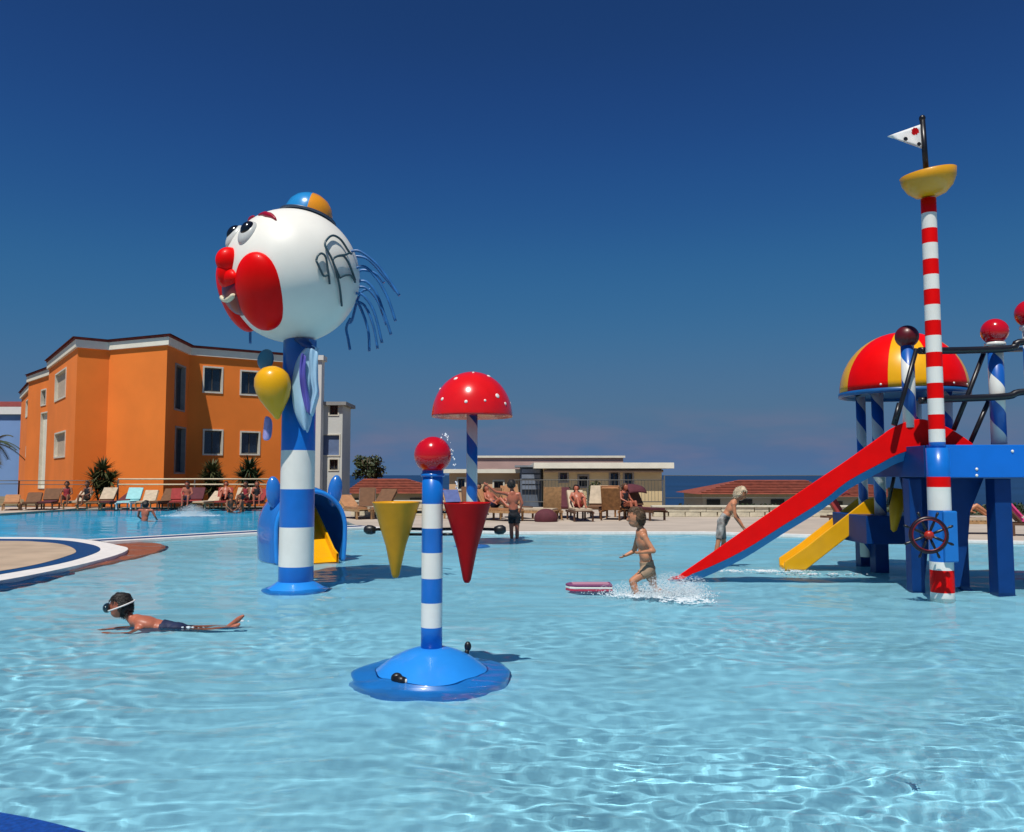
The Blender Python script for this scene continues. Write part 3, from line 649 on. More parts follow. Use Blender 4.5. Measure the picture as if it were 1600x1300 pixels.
    MB().lathe([(.001, -.05), (.04, -.045), (.055, -.02), (.06, .03)], 24, Matrix.Rotation(math.radians(-90), 4, 'X') @ Matrix.Rotation(math.pi, 4, 'X') @ Matrix.Rotation(math.pi, 4, 'Z')).build('hub', pmat('orange_red_hub', (.45, .02, .008), .4, .1), hl)
    MB().ell((0, -.03, 0), (.055, .04, .055)).build('hub_cap', MATS['orange_red_hub'], hl)
    MB().tube([(0, 0, 0), (0, .3, 0)], .03, 10).build('axle', BLACKP, hl)
    bx = L(1481, 838, -.12); bevel(MB().box((bx.x+.01, -.14, bx.z), (.19, .12, .70)).build('helm_box', pmat('helm_blue', (.01, .17, .55), .35, .08), ms), .02)
    # red slide
    sr = empty('long_red_slide', O, 'long straight red slide with blue underside running from the platform into the pool', 'slide')
    top = [(1520, 693), (1500, 679), (1475, 665), (1443, 655), (1420, 658), (1397, 667), (1375, 683), (1324, 719), (1284, 745), (1220, 787), (1160, 827), (1100, 868), (1052, 900), (1043, 908)]
    tb_ = [(1520, 700), (1500, 702), (1475, 704), (1449, 702), (1420, 704), (1399, 712), (1375, 724), (1330, 752), (1284, 783), (1220, 823), (1160, 861), (1105, 890), (1075, 908), (1056, 912)]
    Dd = lambda px: .75+(1445-px)/397*1.35
    nrm = Vector((.33, .94, 0)).normalized()
    top = [tuple(v) for v in dense([Vector(q) for q in top], 3)]; tb_ = [tuple(v) for v in dense([Vector(q) for q in tb_], 3)]
    m = MB(); n = 8; vs = []; m2 = MB(); v2 = []; keep = 0
    for (a, b), (c, d) in zip(top, tb_):
        T = L(a, b+5.5*max(0, min(1, (1330-a)/280)), Dd(a)); B = L(c, d, Dd(c)); B.x = T.x; B.y = T.y; B.z = min(B.z, T.z-.1); ww = .5; h = T.z-B.z
        for off, zz_ in ((0, T.z), (.0, B.z), (ww, B.z), (ww, T.z), (ww-.05, T.z), (ww-.1, B.z+.07), (.1, B.z+.07), (.05, T.z)):
            p = T+nrm*off; vs.append(Vector((p.x, p.y, zz_)))
        if a < 1450:
            keep += 1
            for off, zz_ in ((.02, B.z), (.09, B.z-.13), (ww-.09, B.z-.13), (ww-.02, B.z)):
                p = T+nrm*off; v2.append(Vector((p.x, p.y, max(zz_, -.3) if zz_ > -.3 else -.3)))
    k = len(top); m.add(vs, [(i*n+j, (i+1)*n+j, (i+1)*n+(j+1) % n, i*n+(j+1) % n) for i in range(k-1) for j in range(n)]+[tuple(range(n)), tuple((k-1)*n+j for j in reversed(range(n)))])
    o = m.build('chute', RED, sr); bm = bmesh.new(); bm.from_mesh(o.data); bmesh.ops.recalc_face_normals(bm, faces=bm.faces); bm.to_mesh(o.data); bm.free(); bevel(o, .02, 3)
    m2.add(v2, [(i*4+j, (i+1)*4+j, (i+1)*4+(j+1) % 4, i*4+(j+1) % 4) for i in range(keep-1) for j in range(4)]+[(0, 1, 2, 3), tuple((keep-1)*4+j for j in (3, 2, 1, 0))])
    o = m2.build('underside', pmat('slide_blue', (.03, .22, .50), .35, .08), sr); bm = bmesh.new(); bm.from_mesh(o.data); bmesh.ops.recalc_face_normals(bm, faces=bm.faces); bm.to_mesh(o.data); bm.free()
    # yellow slide
    A0 = G(1232, 886, 0); A1 = A(1347, 800, 15.3); ys_ = empty('short_yellow_slide', (A0.x, A0.y, 0), 'short yellow toddler slide dropping from the lower platform', 'slide')
    P0 = Vector((0, 0, -.05)); P1 = A1-Vector((A0.x, A0.y, 0)); dv = P1-P0; hz_ = Vector((dv.x, dv.y, 0)).normalized(); sd = Vector((hz_.y, -hz_.x, 0))
    pts_ = [P0-hz_*.12-Vector((0, 0, .06)), P0+dv*.2, P0+dv*.8, P1, P1+hz_*.16+Vector((0, 0, .05))]
    sh = [(-.40, .24), (-.35, .24), (-.33, .08), (.33, .08), (.35, .24), (.40, .24), (.38, -.16), (-.38, -.16)]; n = len(sh); m = MB()
    vs = [p+sd*a_+Vector((0, 0, b_)) for p in pts_ for a_, b_ in sh]
    m.add(vs, [(i*n+j, (i+1)*n+j, (i+1)*n+(j+1) % n, i*n+(j+1) % n) for i in range(len(pts_)-1) for j in range(n)]+[tuple(range(n)), tuple((len(pts_)-1)*n+j for j in reversed(range(n)))])
    o = m.build('chute', YEL, ys_); bm = bmesh.new(); bm.from_mesh(o.data); bmesh.ops.recalc_face_normals(bm, faces=bm.faces); bm.to_mesh(o.data); bm.free(); bevel(o, .015, 2)
build_ship()

# ------------------------------------------------------------------ buildings
ORANGE = pmat('orange_render', (.86, .21, .024), .9, .08, .4, .003, 25)
FASCIA = pmat('cream_fascia', (.78, .74, .62), .7, .06, 2)
ROOFT = pmat('dark_red_roof_tile', (.22, .035, .025), .8, .3, 3, .02, 8)
GLASS = pmat('dark_window_glass', (.012, .02, .035), .08, .2, 1, spec=.8)
FRAME = pmat('pale_window_frame', (.66, .62, .52), .6, .08, 4)
SHUT = pmat('bleached_shutter', (.50, .40, .30), .7, .15, 6)
BEIGE = pmat('beige_render', (.74, .56, .31), .9, .08, .6, .003, 25)
GREYW = pmat('pale_grey_render', (.62, .63, .60), .9, .06, .6, .003, 25)

def facade(parent, a, b, z0, z1, openings, mat, name='wall', depth=.22):
    """wall from a to b (outside on the right-hand side seen from a to b... normal = towards camera side); openings (u0,u1,v0,v1,kind)"""
    a = Vector((a[0], a[1], 0)); b = Vector((b[0], b[1], 0)); t = (b-a); Ln = t.length; t.normalize(); nr = Vector((t.y, -t.x, 0))
    us = sorted({0, Ln, *[o[0] for o in openings], *[o[1] for o in openings]}); vs_ = sorted({z0, z1, *[o[2] for o in openings], *[o[3] for o in openings]})
    m = MB(); P = lambda u, v, d=0: a+t*u-nr*d+Vector((0, 0, v))
    for i in range(len(us)-1):
        for j in range(len(vs_)-1):
            uc = (us[i]+us[i+1])/2; vc = (vs_[j]+vs_[j+1])/2
            if any(o[0] < uc < o[1] and o[2] < vc < o[3] for o in openings): continue
            m.add([P(us[i], vs_[j]), P(us[i+1], vs_[j]), P(us[i+1], vs_[j+1]), P(us[i], vs_[j+1])], [(0, 1, 2, 3)])
    w = m.build(name, mat, parent)
    rt = basis(t, -nr, Vector((0, 0, 1)))
    for o in openings:
        u0, u1, v0, v1 = o[:4]; kind = o[4] if len(o) > 4 else 'window'
        m = MB()
        for q in ([(u0, v0, 0), (u0, v1, 0), (u0, v1, depth), (u0, v0, depth)], [(u1, v0, 0), (u1, v0, depth), (u1, v1, depth), (u1, v1, 0)], [(u0, v1, 0), (u1, v1, 0), (u1, v1, depth), (u0, v1, depth)], [(u0, v0, 0), (u0, v0, depth), (u1, v0, depth), (u1, v0, 0)]):
            m.add([P(*k) for k in q], [(0, 1, 2, 3)])
        if kind == 'arch':
            cu = (u0+u1)/2
            fr = m.build('archway', mat, parent); continue
        # reveal and surround
        fw = .09
        for (cu, cv_, du, dv) in (((u0+u1)/2, v0-fw/2, u1-u0+2*fw, fw), ((u0+u1)/2, v1+fw/2, u1-u0+2*fw, fw), (u0-fw/2, (v0+v1)/2, fw, v1-v0), (u1+fw/2, (v0+v1)/2, fw, v1-v0)):
            m.box(P(cu, cv_, -.02), (du, .05, dv), rt)
        fr = m.build('window', FRAME if kind != 'dark' else pmat('grey_surround', (.30, .27, .25), .7, .1, 4), parent)
        mid = (u0+u1)/2; uw = u1-u0
        if kind in ('window', 'dark', 'tall'):
            k = 2 if uw > .5 else 1
            for c in range(k):
                cu = u0+uw*(c+.5)/k
                MB().box(P(cu, (v0+v1)/2, depth-.02), (uw/k-.08, .02, v1-v0-.1), rt).build('pane', GLASS, fr)
            m = MB(); m.box(P(mid, (v0+v1)/2, depth-.035), (.05, .05, v1-v0-.02), rt)
            m.box(P(mid, v0+.04, depth-.03), (uw, .06, .06), rt); m.box(P(mid, v1-.04, depth-.03), (uw, .06, .06), rt)
            if kind == 'tall': m.box(P(mid, (v0+v1)/2, depth-.03), (uw, .05, .05), rt)
            m.build('sash', pmat('dark_sash', (.08, .07, .06), .5, .1), fr)
        elif kind == 'shutter':
            MB().box(P(mid, (v0+v1)/2, depth-.05), (uw, .06, v1-v0), rt).build('shutter', SHUT, fr)
        elif kind == 'panel':
            MB().box(P(mid, (v0+v1)/2, depth-.05), (uw, .06, v1-v0), rt).build('panel', FASCIA, fr)
    return w
def uv_on(a, b, px, py):
    a = Vector((a[0], a[1], 0)); b = Vector((b[0], b[1], 0)); t = (b-a).normalized(); nr = Vector((t.y, -t.x, 0))
    d = ray(px, py); s = (a-Vector((0, 0, EYE))).dot(nr)/d.dot(nr); p = Vector((0, 0, EYE))+d*s; return (p-a).dot(t), p.z
def opening(a, b, x0, x1, y0, y1, kind='window'):
    xm = (x0+x1)/2; ym = (y0+y1)/2
    u0 = uv_on(a, b, x0, ym)[0]; u1 = uv_on(a, b, x1, ym)[0]; v1 = uv_on(a, b, xm, y0)[1]; v0 = uv_on(a, b, xm, y1)[1]
    return (min(u0, u1), max(u0, u1), v0, v1, kind)

def build_orange():
    r = empty('orange_apartment_building', (-20, 46, 0), 'two storey orange apartment building with cream roof band behind the left pool', 'building')
    kids0 = set(COL.objects)
    ZT = zat(527, 44, 262)
    dep = lambda py, px: next(D for D in np.arange(20, 120, .05) if zat(py, D, px) <= ZT) if False else (ZT-EYE)/(ray(px, py).z)
    pt = lambda px, py: (lambda D: (ray(px, py).x*D, D))(dep(px=px, py=py))
    K = [pt(34, 616), pt(57, 591), None, None, pt(80, 571), pt(122, 531)]
    c1 = pt(57, 591); c2 = pt(80, 571)
    A_ = pt(34, 616); B_ = c1; B2 = (c1[0]-.05, c1[1]-.9); C_ = (c2[0]+.2, c2[1]+.5); C2 = (c2[0]+.6, c2[1]-1.3)
    E_ = pt(122, 531); Fp = (E_[0]+1.25, E_[1]+1.0); Gp = pt(262, 527); Hh = pt(296, 543.5); I_ = pt(484, 559)
    path = [A_, B_, B2, C_, C2, E_, Fp, Gp, Hh, I_]
    zb = -1.0
    ops = {0: [opening(A_, B_, 41, 50, 624, 648, 'shutter'), opening(A_, B_, 41, 50, 697, 712, 'shutter')],
           2: [opening(B2, C_, 63, 74, 646, 762, 'panel'), opening(B2, C_, 65, 72, 610, 632, 'tall')],
           4: [opening(C2, E_, 87, 103, 582, 622, 'shutter'), opening(C2, E_, 86, 102, 677, 713, 'shutter')],
           7: [opening(Gp, Hh, 273.5, 288, 572, 640, 'tall' if False else 'dark'), opening(Gp, Hh, 273.5, 288, 669, 738, 'dark')],
           8: [opening(Hh, I_, 319, 346, 575, 612), opening(Hh, I_, 377, 403, 581, 616), opening(Hh, I_, 319, 346, 673, 709), opening(Hh, I_, 377, 404, 676, 709), opening(Hh, I_, 447, 470, 590, 624), opening(Hh, I_, 447, 470, 679, 711)]}
    for i in range(len(path)-1):
        facade(r, path[i], path[i+1], zb, ZT-.42, ops.get(i, []), ORANGE)
    back = [(I_[0]-5, I_[1]+5), (A_[0]+8, A_[1]+12)]
    facade(r, I_, back[0], zb, ZT-.42, [], ORANGE); facade(r, back[0], back[1], zb, ZT-.42, [], ORANGE); facade(r, back[1], A_, zb, ZT-.42, [], ORANGE)
    poly = path+back
    def off(P, d):
        out = []; n = len(P)
        for i in range(n):
            p0 = Vector(P[i-1]); p = Vector(P[i]); p2 = Vector(P[(i+1) % n]); t0 = (p-p0).normalized(); t1 = (p2-p).normalized()
            n0 = Vector((t0.y, -t0.x)); n1 = Vector((t1.y, -t1.x)); q = (n0+n1); q = q/max(.5, q.dot(n0)) if q.length > .1 else n0; out.append(p+q*d)
        return out
    MB().prism(off(poly, .14), ZT-.42, ZT).build('fascia', FASCIA, r)
    MB().prism(off(poly, .18), ZT+.003, ZT+.13).build('eave', ROOFT, r)
    # low hipped roof: ring then ridge
    O1 = off(poly, .3); cx = sum(p[0] for p in poly)/len(poly); cy = sum(p[1] for p in poly)/len(poly)+4
    m = MB(); n = len(O1); ins = [Vector((p.x+(cx-p.x)*.45, p.y+(cy-p.y)*.45)) for p in O1]
    m.add([(p.x, p.y, ZT+.13) for p in O1]+[(p.x, p.y, ZT+1.15) for p in ins], [(i, (i+1) % n, n+(i+1) % n, n+i) for i in range(n)])
    m.build('roof', ROOFT, r)
    for o in [o for o in COL.objects if o not in kids0 and o.parent == r]: o.matrix_parent_inverse = Matrix.Translation((20, -46, 0))
build_orange()

def simple_block(name, label, x0, x1, ytop, D, depth, mat, fmat, ops, fh=.35, zb=-2.5, over=.3, roof=None):
    a = (A(x0, 740, D).x, D); b = (A(x1, 740, D).x, D); zt = zat(ytop, D, (x0+x1)/2)
    r = empty(name, (a[0], D, 0), label, 'building'); k0 = set(COL.objects)
    O_ = [opening(a, b, *o) for o in ops]
    facade(r, a, b, zb, zt-fh, O_, mat); c = (b[0], D+depth); d = (a[0], D+depth)
    facade(r, b, c, zb, zt-fh, [], mat); facade(r, c, d, zb, zt-fh, [], mat); facade(r, d, a, zb, zt-fh, [], mat)
    MB().box(((a[0]+b[0])/2, D+depth/2, zt-fh/2), (b[0]-a[0]+2*over, depth+2*over, fh)).build('fascia', fmat, r)
    if roof:
        m = MB(); w = (b[0]-a[0])/2+over; dd = depth/2+over; cx = (a[0]+b[0])/2; cy = D+depth/2; h = roof[1]
        m.add([(cx-w, cy-dd, zt+.01), (cx+w, cy-dd, zt+.01), (cx+w, cy+dd, zt+.01), (cx-w, cy+dd, zt+.01), (cx-w*.55, cy, zt+h), (cx+w*.55, cy, zt+h)], [(0, 1, 5, 4), (1, 2, 5), (2, 3, 4, 5), (3, 0, 4), (3, 2, 1, 0)])
        m.build('roof', roof[0], r)
    for o in [o for o in COL.objects if o not in k0 and o.parent == r]: o.matrix_parent_inverse = Matrix.Translation((-a[0], -D, 0))
    return r
# white house right of the orange block
r = simple_block('white_house', 'pale grey white house with arched opening beside the orange apartment building', 470, 534, 628, 60, 3, GREYW, pmat('grey_coping', (.30, .30, .29), .8, .1, 3), [(515, 528, 633, 648), (515, 528, 718, 734), (500, 530, 680, 711, 'blue')], .25)
w0 = A(500, 700, 60).x; w1 = A(531, 700, 60).x
MB().box((( w0+w1)/2, 60.15, zat(695, 60, 515)), (w1-w0, .08, zat(678, 60, 515)-zat(712, 60, 515))).build('arch_sky_panel', pmat('greyblue_sky', (.13, .19, .34), .6, .1, 3), r).matrix_parent_inverse = r.matrix_world.inverted() if False else Matrix.Translation(-r.location)  # flat panel coloured as the sky showing through the arched opening
x0 = A(489, 600, 59.2).x; x1 = A(503, 600, 59.2).x; zt = zat(560, 59.2, 496)
o = MB().box(((x0+x1)/2, 59.5, zt/2-1.2), (x1-x0, .9, zt+2.4)).box(((x0+x1)/2, 59.5, zt+.02), (x1-x0+.3, 1.2, .35)).build('chimney', pmat('white_render', (.70, .71, .69), .9, .05, .6), r); o.matrix_parent_inverse = Matrix.Translation(-r.location)
# house at the far left edge
simple_block('blue_walled_house', 'low house with pale blue wall and white roof edge left of the orange building', -220, 40, 636, 84, 10, pmat('pale_blue_wall', (.19, .33, .62), .9, .06, .5), pmat('white_fascia', (.78, .78, .76), .6, .04), [(-60, -35, 668, 700)], .75, roof=(ROOFT, 1.0))
# beige bungalow group behind the sunbathers
simple_block('long_beige_building', 'long low dusky pink building with thin cream roof edge behind the beige bungalow', 742, 974, 712, 56, 9, pmat('pink_render', (.50, .34, .31), .9, .1, .6), FASCIA, [(760, 775, 735, 750)], .14, over=.12, roof=None)
simple_block('peach_building', 'small peach building with cream ledge left of the grey panelled stair', 702, 812, 733, 47, 6, pmat('peach_render'.replace('peach', 'light_peach'), (.66, .42, .24), .9, .1, .6), FASCIA, [(716, 726, 748, 764), (772, 786, 752, 772)], .22)
simple_block('grey_stair_block', 'grey blue panelled block between two beige bungalows', 813, 846, 727, 45.5, 4, pmat('slate_blue_panel', (.12, .15, .20), .6, .15, 2), pmat('slate_cap', (.22, .24, .27), .6, .1), [], .1)
r = simple_block('beige_bungalow', 'beige bungalow with broad white roof edge beside the sea', 850, 1034, 723, 44, 7, BEIGE, FASCIA, [(875, 886, 739, 752, 'dark'), (954, 966, 738, 764, 'dark'), (976, 988, 739, 772, 'dark'), (905, 918, 744, 760, 'dark')], .30, over=.55)
o = MB().box((A(942, 740, 44).x, 43.75, zat(736, 44, 942)), (A(1034, 740, 44).x-A(850, 740, 44).x, .45, .14)).build('eave_shade_strip', pmat('eave_shade_brown', (.13, .08, .05), .8, .15, 4), r); o.matrix_parent_inverse = Matrix.Translation(-r.location)  # added dark strip, coloured as the shadow beneath the white roof edge
# horizontal panels on the stair block
sb = next(o for o in COL.objects if o.name == 'grey_stair_block')
for k in range(4):
    py = 733+k*8.5; x0 = A(815, py, 45.45).x; x1 = A(844, py, 45.45).x
    o = MB().box(((x0+x1)/2, 45.42, zat(py+3, 45.4, 830)), (x1-x0, .12, .22)).build('panel', pmat('pale_slate_panel', (.20, .24, .31), .5, .1, 3), sb); o.matrix_parent_inverse = Matrix.Translation(-sb.location)

def hip(name, label, x0, x1, yt, yb, D, ridge, mat, wall=True):
    a = A(x0, yb, D); b = A(x1, yb, D); zt = zat(yt, D+3, (x0+x1)/2); r = empty(name, (a.x, D, a.z), label, 'building'); w = b.x-a.x
    m = MB(); m.add([(0, 0, 0), (w, 0, 0), (w, 8, 0), (0, 8, 0), (w*ridge[0], 4, zt-a.z), (w*ridge[1], 4, zt-a.z)], [(0, 1, 5, 4), (1, 2, 5), (2, 3, 4, 5), (3, 0, 4), (3, 2, 1, 0)]); m.build('roof', mat, r)
    o = MB().box((w/2, 4, -1.9), (w-1.2, 6.8, 3.8)).build('wall', pmat('cream_render', (.66, .60, .46), .9, .08, .6), r)
    # tile courses on the front slope
    h = zt-a.z; m = MB(); n = 9
    for k in range(1, n):
        t = k/n; xl = w*ridge[0]*t; xr = w+(w*ridge[1]-w)*t; m.box(((xl+xr)/2, 4*t-.05, h*t+.03), (xr-xl, .16, .05), Matrix.Rotation(math.atan2(h, 4), 3, 'X'))
    o = m.build('tile_course', mat, r); o['kind'] = 'stuff'
    for k in range(int(w/2.4)):
        MB().box((1.4+k*2.4, .56, -.75), (1.0, .06, .7)).build('window', GLASS, r)
    return r
RT = pmat('terracotta_roof', (.24, .055, .03), .85, .3, 2, .02, 6)
hip('red_roofed_house', 'low house with broad terracotta hip roof between white house and cone post', 536, 700, 748, 771, 72, (.12, .55), RT)
hip('red_roofed_house', 'terracotta roofed house by the sea behind the long red slide', 1088, 1300, 750, 772, 62, (.42, .95), RT)
hip('red_roofed_house', 'small terracotta roof peeping out behind the yellow slide', 1285, 1420, 757, 776, 70, (.2, .8), RT)

# ------------------------------------------------------------------ plants
LEAF = pmat('dark_green_leaf', (.035, .06, .02), .6, .3, 2); LEAF2 = pmat('olive_leaf', (.07, .075, .02), .6, .3, 2); BARK = pmat('brown_bark', (.10, .07, .045), .9, .2, 5, .01, 20)
def leaf_blades(m, c, dirs, Ln, w, droop=.3, mi=0, rnd=random):
    for d in dirs:
        d = d.normalized(); sd = d.cross(Vector((0, 0, 1))); sd = sd.normalized() if sd.length > .01 else Vector((1, 0, 0)); L_ = Ln*rnd.uniform(.75, 1.1); vs = []
        for k in range(4):
            t = k/3; p = Vector(c)+d*L_*t+Vector((0, 0, -droop*L_*t*t)); ww = w*(.6, 1, .7, .05)[k]; vs += [p-sd*ww, p+sd*ww]
        m.add(vs, [(0, 1, 3, 2), (2, 3, 5, 4), (4, 5, 7, 6)], mi)
def palm(label, base, h, fl, seed, name='palm_tree'):
    rd = random.Random(seed); r = empty(name, base, label, 'tree')
    MB().tube([(0, 0, -1), (.05, 0, h*.5), (.0, .05, h)], [.22, .17, .15], 10).build('trunk', BARK, r)
    for k in range(22):
        a = rd.uniform(0, 6.28); el = rd.uniform(-.3, 1.1); d = Vector((math.cos(a)*math.cos(el), math.sin(a)*math.cos(el), math.sin(el))); pts = [Vector((0, 0, h))+d*fl*t+Vector((0, 0, -.55*fl*t*t)) for t in [i/8 for i in range(9)]]
        m = MB(); m.tube(pts, [.03]*5+[.02]*4, 5)
        for i in range(1, 9):
            for s_ in (-1, 1):
                for q in range(3):
                    p = pts[i-1]+(pts[i]-pts[i-1])*((q+.5)/3); t = (pts[i]-pts[i-1]).normalized(); sd = t.cross(Vector((0, 0, 1))).normalized()*s_
                    dd = (sd+t*.6+Vector((0, 0, -.25))).normalized(); L_ = fl*.26*(1-.06*i); nn = t*.035
                    m.add([p-nn, p+nn, p+dd*L_], [(0, 1, 2)])
        m.build('frond', LEAF if k % 3 else LEAF2, r)
    return r
palm('palm tree with drooping fronds cut by the left edge of the picture', (A(-14, 740, 52).x, 52, 0), zat(692, 52, 0), 1.9, 3)
def yucca(label, px, D, ytop, w, seed, mat):
    rd = random.Random(seed); c = A(px, 770, D); h = zat(ytop, D, px); r = empty('yucca_shrub', (c.x, D, -.1), label, 'shrub', 'spiky shrubs along the orange building')
    W = w/F*D/2; n = 0
    for ax, az in ((-W*.5, h*.62), (W*.45, h*.6), (0, h*.8), (-W*.1, h*.4), (W*.2, h*.45)):
        MB().tube([(ax*.2, 0, 0), (ax*.7, 0, az*.5), (ax, rd.uniform(-.2, .2), az)], .05, 6).build('stem', BARK, r)
        m = MB(); ds = [Vector((rd.gauss(0, 1), rd.gauss(0, 1), rd.uniform(-.4, 2.0))) for _ in range(150)]; leaf_blades(m, (ax, 0, az), ds, h*.30+.2, .042, .2, 0, rd); m.build('crown', mat, r)
yucca('spiky green shrub against the bright front of the orange building', 160, 42.6, 717, 48, 1, LEAF2)
yucca('slender spiky shrub below the left ground floor window', 331, 44.2, 720, 26, 2, LEAF2)
yucca('bushy dark shrub below the right ground floor window', 389, 44.8, 714, 38, 3, LEAF)
def bush_tree(label, px, D, ytop, ybot, w, seed, name='tree'):
    rd = random.Random(seed); c = A(px, 745, D); zt = zat(ytop, D, px); zb = zat(ybot, D, px); r = empty(name, (c.x, D, terr(c.x, D)), label, 'tree'); z0 = terr(c.x, D)
    W = w/F*D/2; H = zt-zb
    MB().tube([(0, 0, 0), (.1, 0, (zb-z0)*.6), (0, 0, zb-z0+H*.3)], [.25, .2, .12], 8).build('trunk', BARK, r)
    for k in range(6): a = rd.uniform(0, 6.28); MB().tube([(0, 0, zb-z0), (math.cos(a)*W*.5, math.sin(a)*W*.4, zb-z0+H*rd.uniform(.3, .7))], [.1, .04], 6).build('limb', BARK, r)
    m = MB()
    for k in range(26):
        a = rd.uniform(0, 6.28); q = rd.uniform(.2, .85); c2 = Vector((math.cos(a)*W*q, math.sin(a)*W*q, zb-z0+H*rd.uniform(.1, .85)*(1.05-q*.4)))
        for _ in range(70):
            d = Vector((rd.gauss(0, 1), rd.gauss(0, 1), rd.gauss(.2, 1))); p = c2+d*.22*W*.6; e = Vector((rd.gauss(0, 1), rd.gauss(0, 1), rd.gauss(0, 1))).normalized()*.16; f_ = e.cross(Vector((rd.gauss(0, 1), rd.gauss(0, 1), 1))).normalized()*.09
            m.add([p-e, p+f_, p+e, p-f_], [(0, 1, 2, 3)], rd.random() < .35 and 1 or 0)
    m.build('crown', [LEAF, LEAF2], r)
bush_tree('dark bushy tree standing behind the terracotta roof right of the white house', 576, 78, 698, 750, 54, 5)
for i, (px, D, yt, w, lab) in enumerate([(930, 40, 750, 26, 'dark green bush in front of the beige bungalow wall'), (890, 40.5, 762, 26, 'low green bush beside the upright wooden lounger')]):
    rd = random.Random(i+20); c = A(px, 780, D); r = empty('garden_bush', (c.x, D, -.1), lab, 'bush'); h = zat(yt, D, px)+.1; m = MB(); W = w/F*D/2
    for k in range(420):
        a = rd.uniform(0, 6.28); q = rd.random()**.5; p = Vector((math.cos(a)*W*q, math.sin(a)*W*q, h*rd.uniform(.25, 1)*(1-.35*q*q))); e = Vector((rd.gauss(0, 1), rd.gauss(0, 1), rd.gauss(.6, 1))).normalized()*.13; f_ = e.cross(Vector((rd.gauss(0, 1), 1, rd.gauss(0, 1)))).normalized()*.045
        m.add([p-e, p+f_, p+e, p-f_], [(0, 1, 2, 3)])
    m.build('foliage', LEAF2 if i == 0 else LEAF, r); MB().tube([(0, 0, 0), (0, 0, h*.6)], .04, 6).build('stem', BARK, r)
# shrubs beyond the low wall on the right, one mass
rd = random.Random(9); m = MB()
for k in range(5200):
    px = rd.uniform(1060, 1700); D = rd.uniform(36, 41); x = A(px, 780, D).x; zz = zat(789, D, px)*rd.uniform(-.3, 1)-(.18 if rd.random() < .5 else .02)+.25*noise.noise((x*.5, 0, 0)); e = Vector((rd.gauss(0, 1), rd.gauss(0, 1), rd.gauss(0, 1))).normalized()*.11; f_ = e.cross(Vector((rd.gauss(0, 1), 1, rd.gauss(0, 1)))).normalized()*.05
    p = Vector((x, D, min(zz, zat(781, D, px)))); m.add([p-e, p+f_, p+e, p-f_], [(0, 1, 2, 3)])
tag(m.build('ground_cover', LEAF), kind='stuff')

# ------------------------------------------------------------------ walls and fences
def stone_wall(label, x0, x1, D, ztop, zb, bw, rows, seed, mat=CREAM):
    rd = random.Random(seed); a = A(x0, 790, D).x; b = A(x1, 790, D).x; r = empty('low_stone_wall', (a, D, 0), label, 'wall'); w = b-a
    MB().box((w/2, .22, (ztop+zb)/2-.02), (w-.02, .28, ztop-zb-.05)).build('core', pmat('wall_mortar', (.42, .36, .26), .9, .1, 4), r)
    h = (ztop-zb-.06)/rows; shared = []
    for q in range(4):
        mb_ = MB().box((0, 0, 0), (bw*(.86+.06*q), .10, h-.02)); me = mb_.mesh('stone'); me.materials.append(mat); shared.append(me)
    for j in range(rows):
        n = int(w/bw)
        for k in range(n):
            o = bpy.data.objects.new('stone', shared[rd.randrange(4)]); COL.objects.link(o); o.parent = r; o.location = ((k+.5+(j % 2)*.3)*w/(n+.4), .05+rd.uniform(-.012, .012), zb+h*(j+.5)); o.rotation_euler = (0, rd.uniform(-.02, .02), rd.uniform(-.02, .02))
    MB().box((w/2, .18, ztop-.03), (w+.06, .46, .06)).build('coping', pmat('pale_coping', (.66, .62, .50), .8, .1, 4), r)
stone_wall('low cream stone wall at the back of the terrace below the sea', 1020, 1330, 33, zat(790, 33), DZ, .62, 2, 2)
stone_wall('low cream stone wall behind the yellow cone bucket', 548, 700, 34, zat(782, 34, 600), DZ, .62, 2, 3)
def fence(label, x0, x1, D, ztop, zmid, zb, sp, mats=(BLACKP, BLACKP), posts=3.0, rr=.02):
    a = A(x0, 750, D).x; b = A(x1, 750, D).x; r = empty('railing_fence', (a, D, 0), label, 'fence'); w = b-a
    for zz in (ztop, zmid): MB().tube([(0, 0, zz), (w, 0, zz)], rr, 8).build('rail', mats[0], r)
    n = max(1, int(w/posts))
    for k in range(n+1): MB().box((w*k/n, 0, (ztop+zb)/2), (.05, .05, ztop-zb)).build('post', mats[1], r)
    if sp:
        m = MB()
        for k in range(int(w/sp)): m.tube([(k*sp, 0, zmid), (k*sp, 0, ztop)], .008, 4, cap=False)
        o = m.build('baluster', mats[1], r); o['kind'] = 'stuff'
GREYM = pmat('grey_metal', (.13, .13, .12), .5, .1, 4); CRM = pmat('cream_metal', (.72, .62, .42), .5, .08, 4)
fence('grey balustrade with thin bars at the left edge beside the palm', -60, 30, 43.5, zat(751, 43.5, 0), zat(756, 43.5, 0), .0, 0, (GREYM, GREYM), 2.5)
fence('thin dark railing in front of the left wing of the orange building', 30, 184, 43.5, zat(751, 43.5, 100), zat(757, 43.5, 100), 0, 0, (GREYM, GREYM), 2.6, .018)
fence('cream double railing in front of the orange building', 185, 424, 41.9, zat(748.5, 41.9, 300), zat(757, 41.9, 300), 0, 0, (CRM, GREYM), 2.6, .035)
fence('dark railing with slim bars in front of the beige bungalow', 800, 1036, 35.2, zat(750, 35.2, 900), zat(784, 35.2, 900), 0, .14, (GREYM, GREYM), 2.5)
fence('thin railing along the low wall in front of the sea', 1038, 1345, 33.8, zat(743, 33.8, 1200), zat(778, 33.8, 1200), .1, 0, (GREYM, GREYM), 6.0, .012)

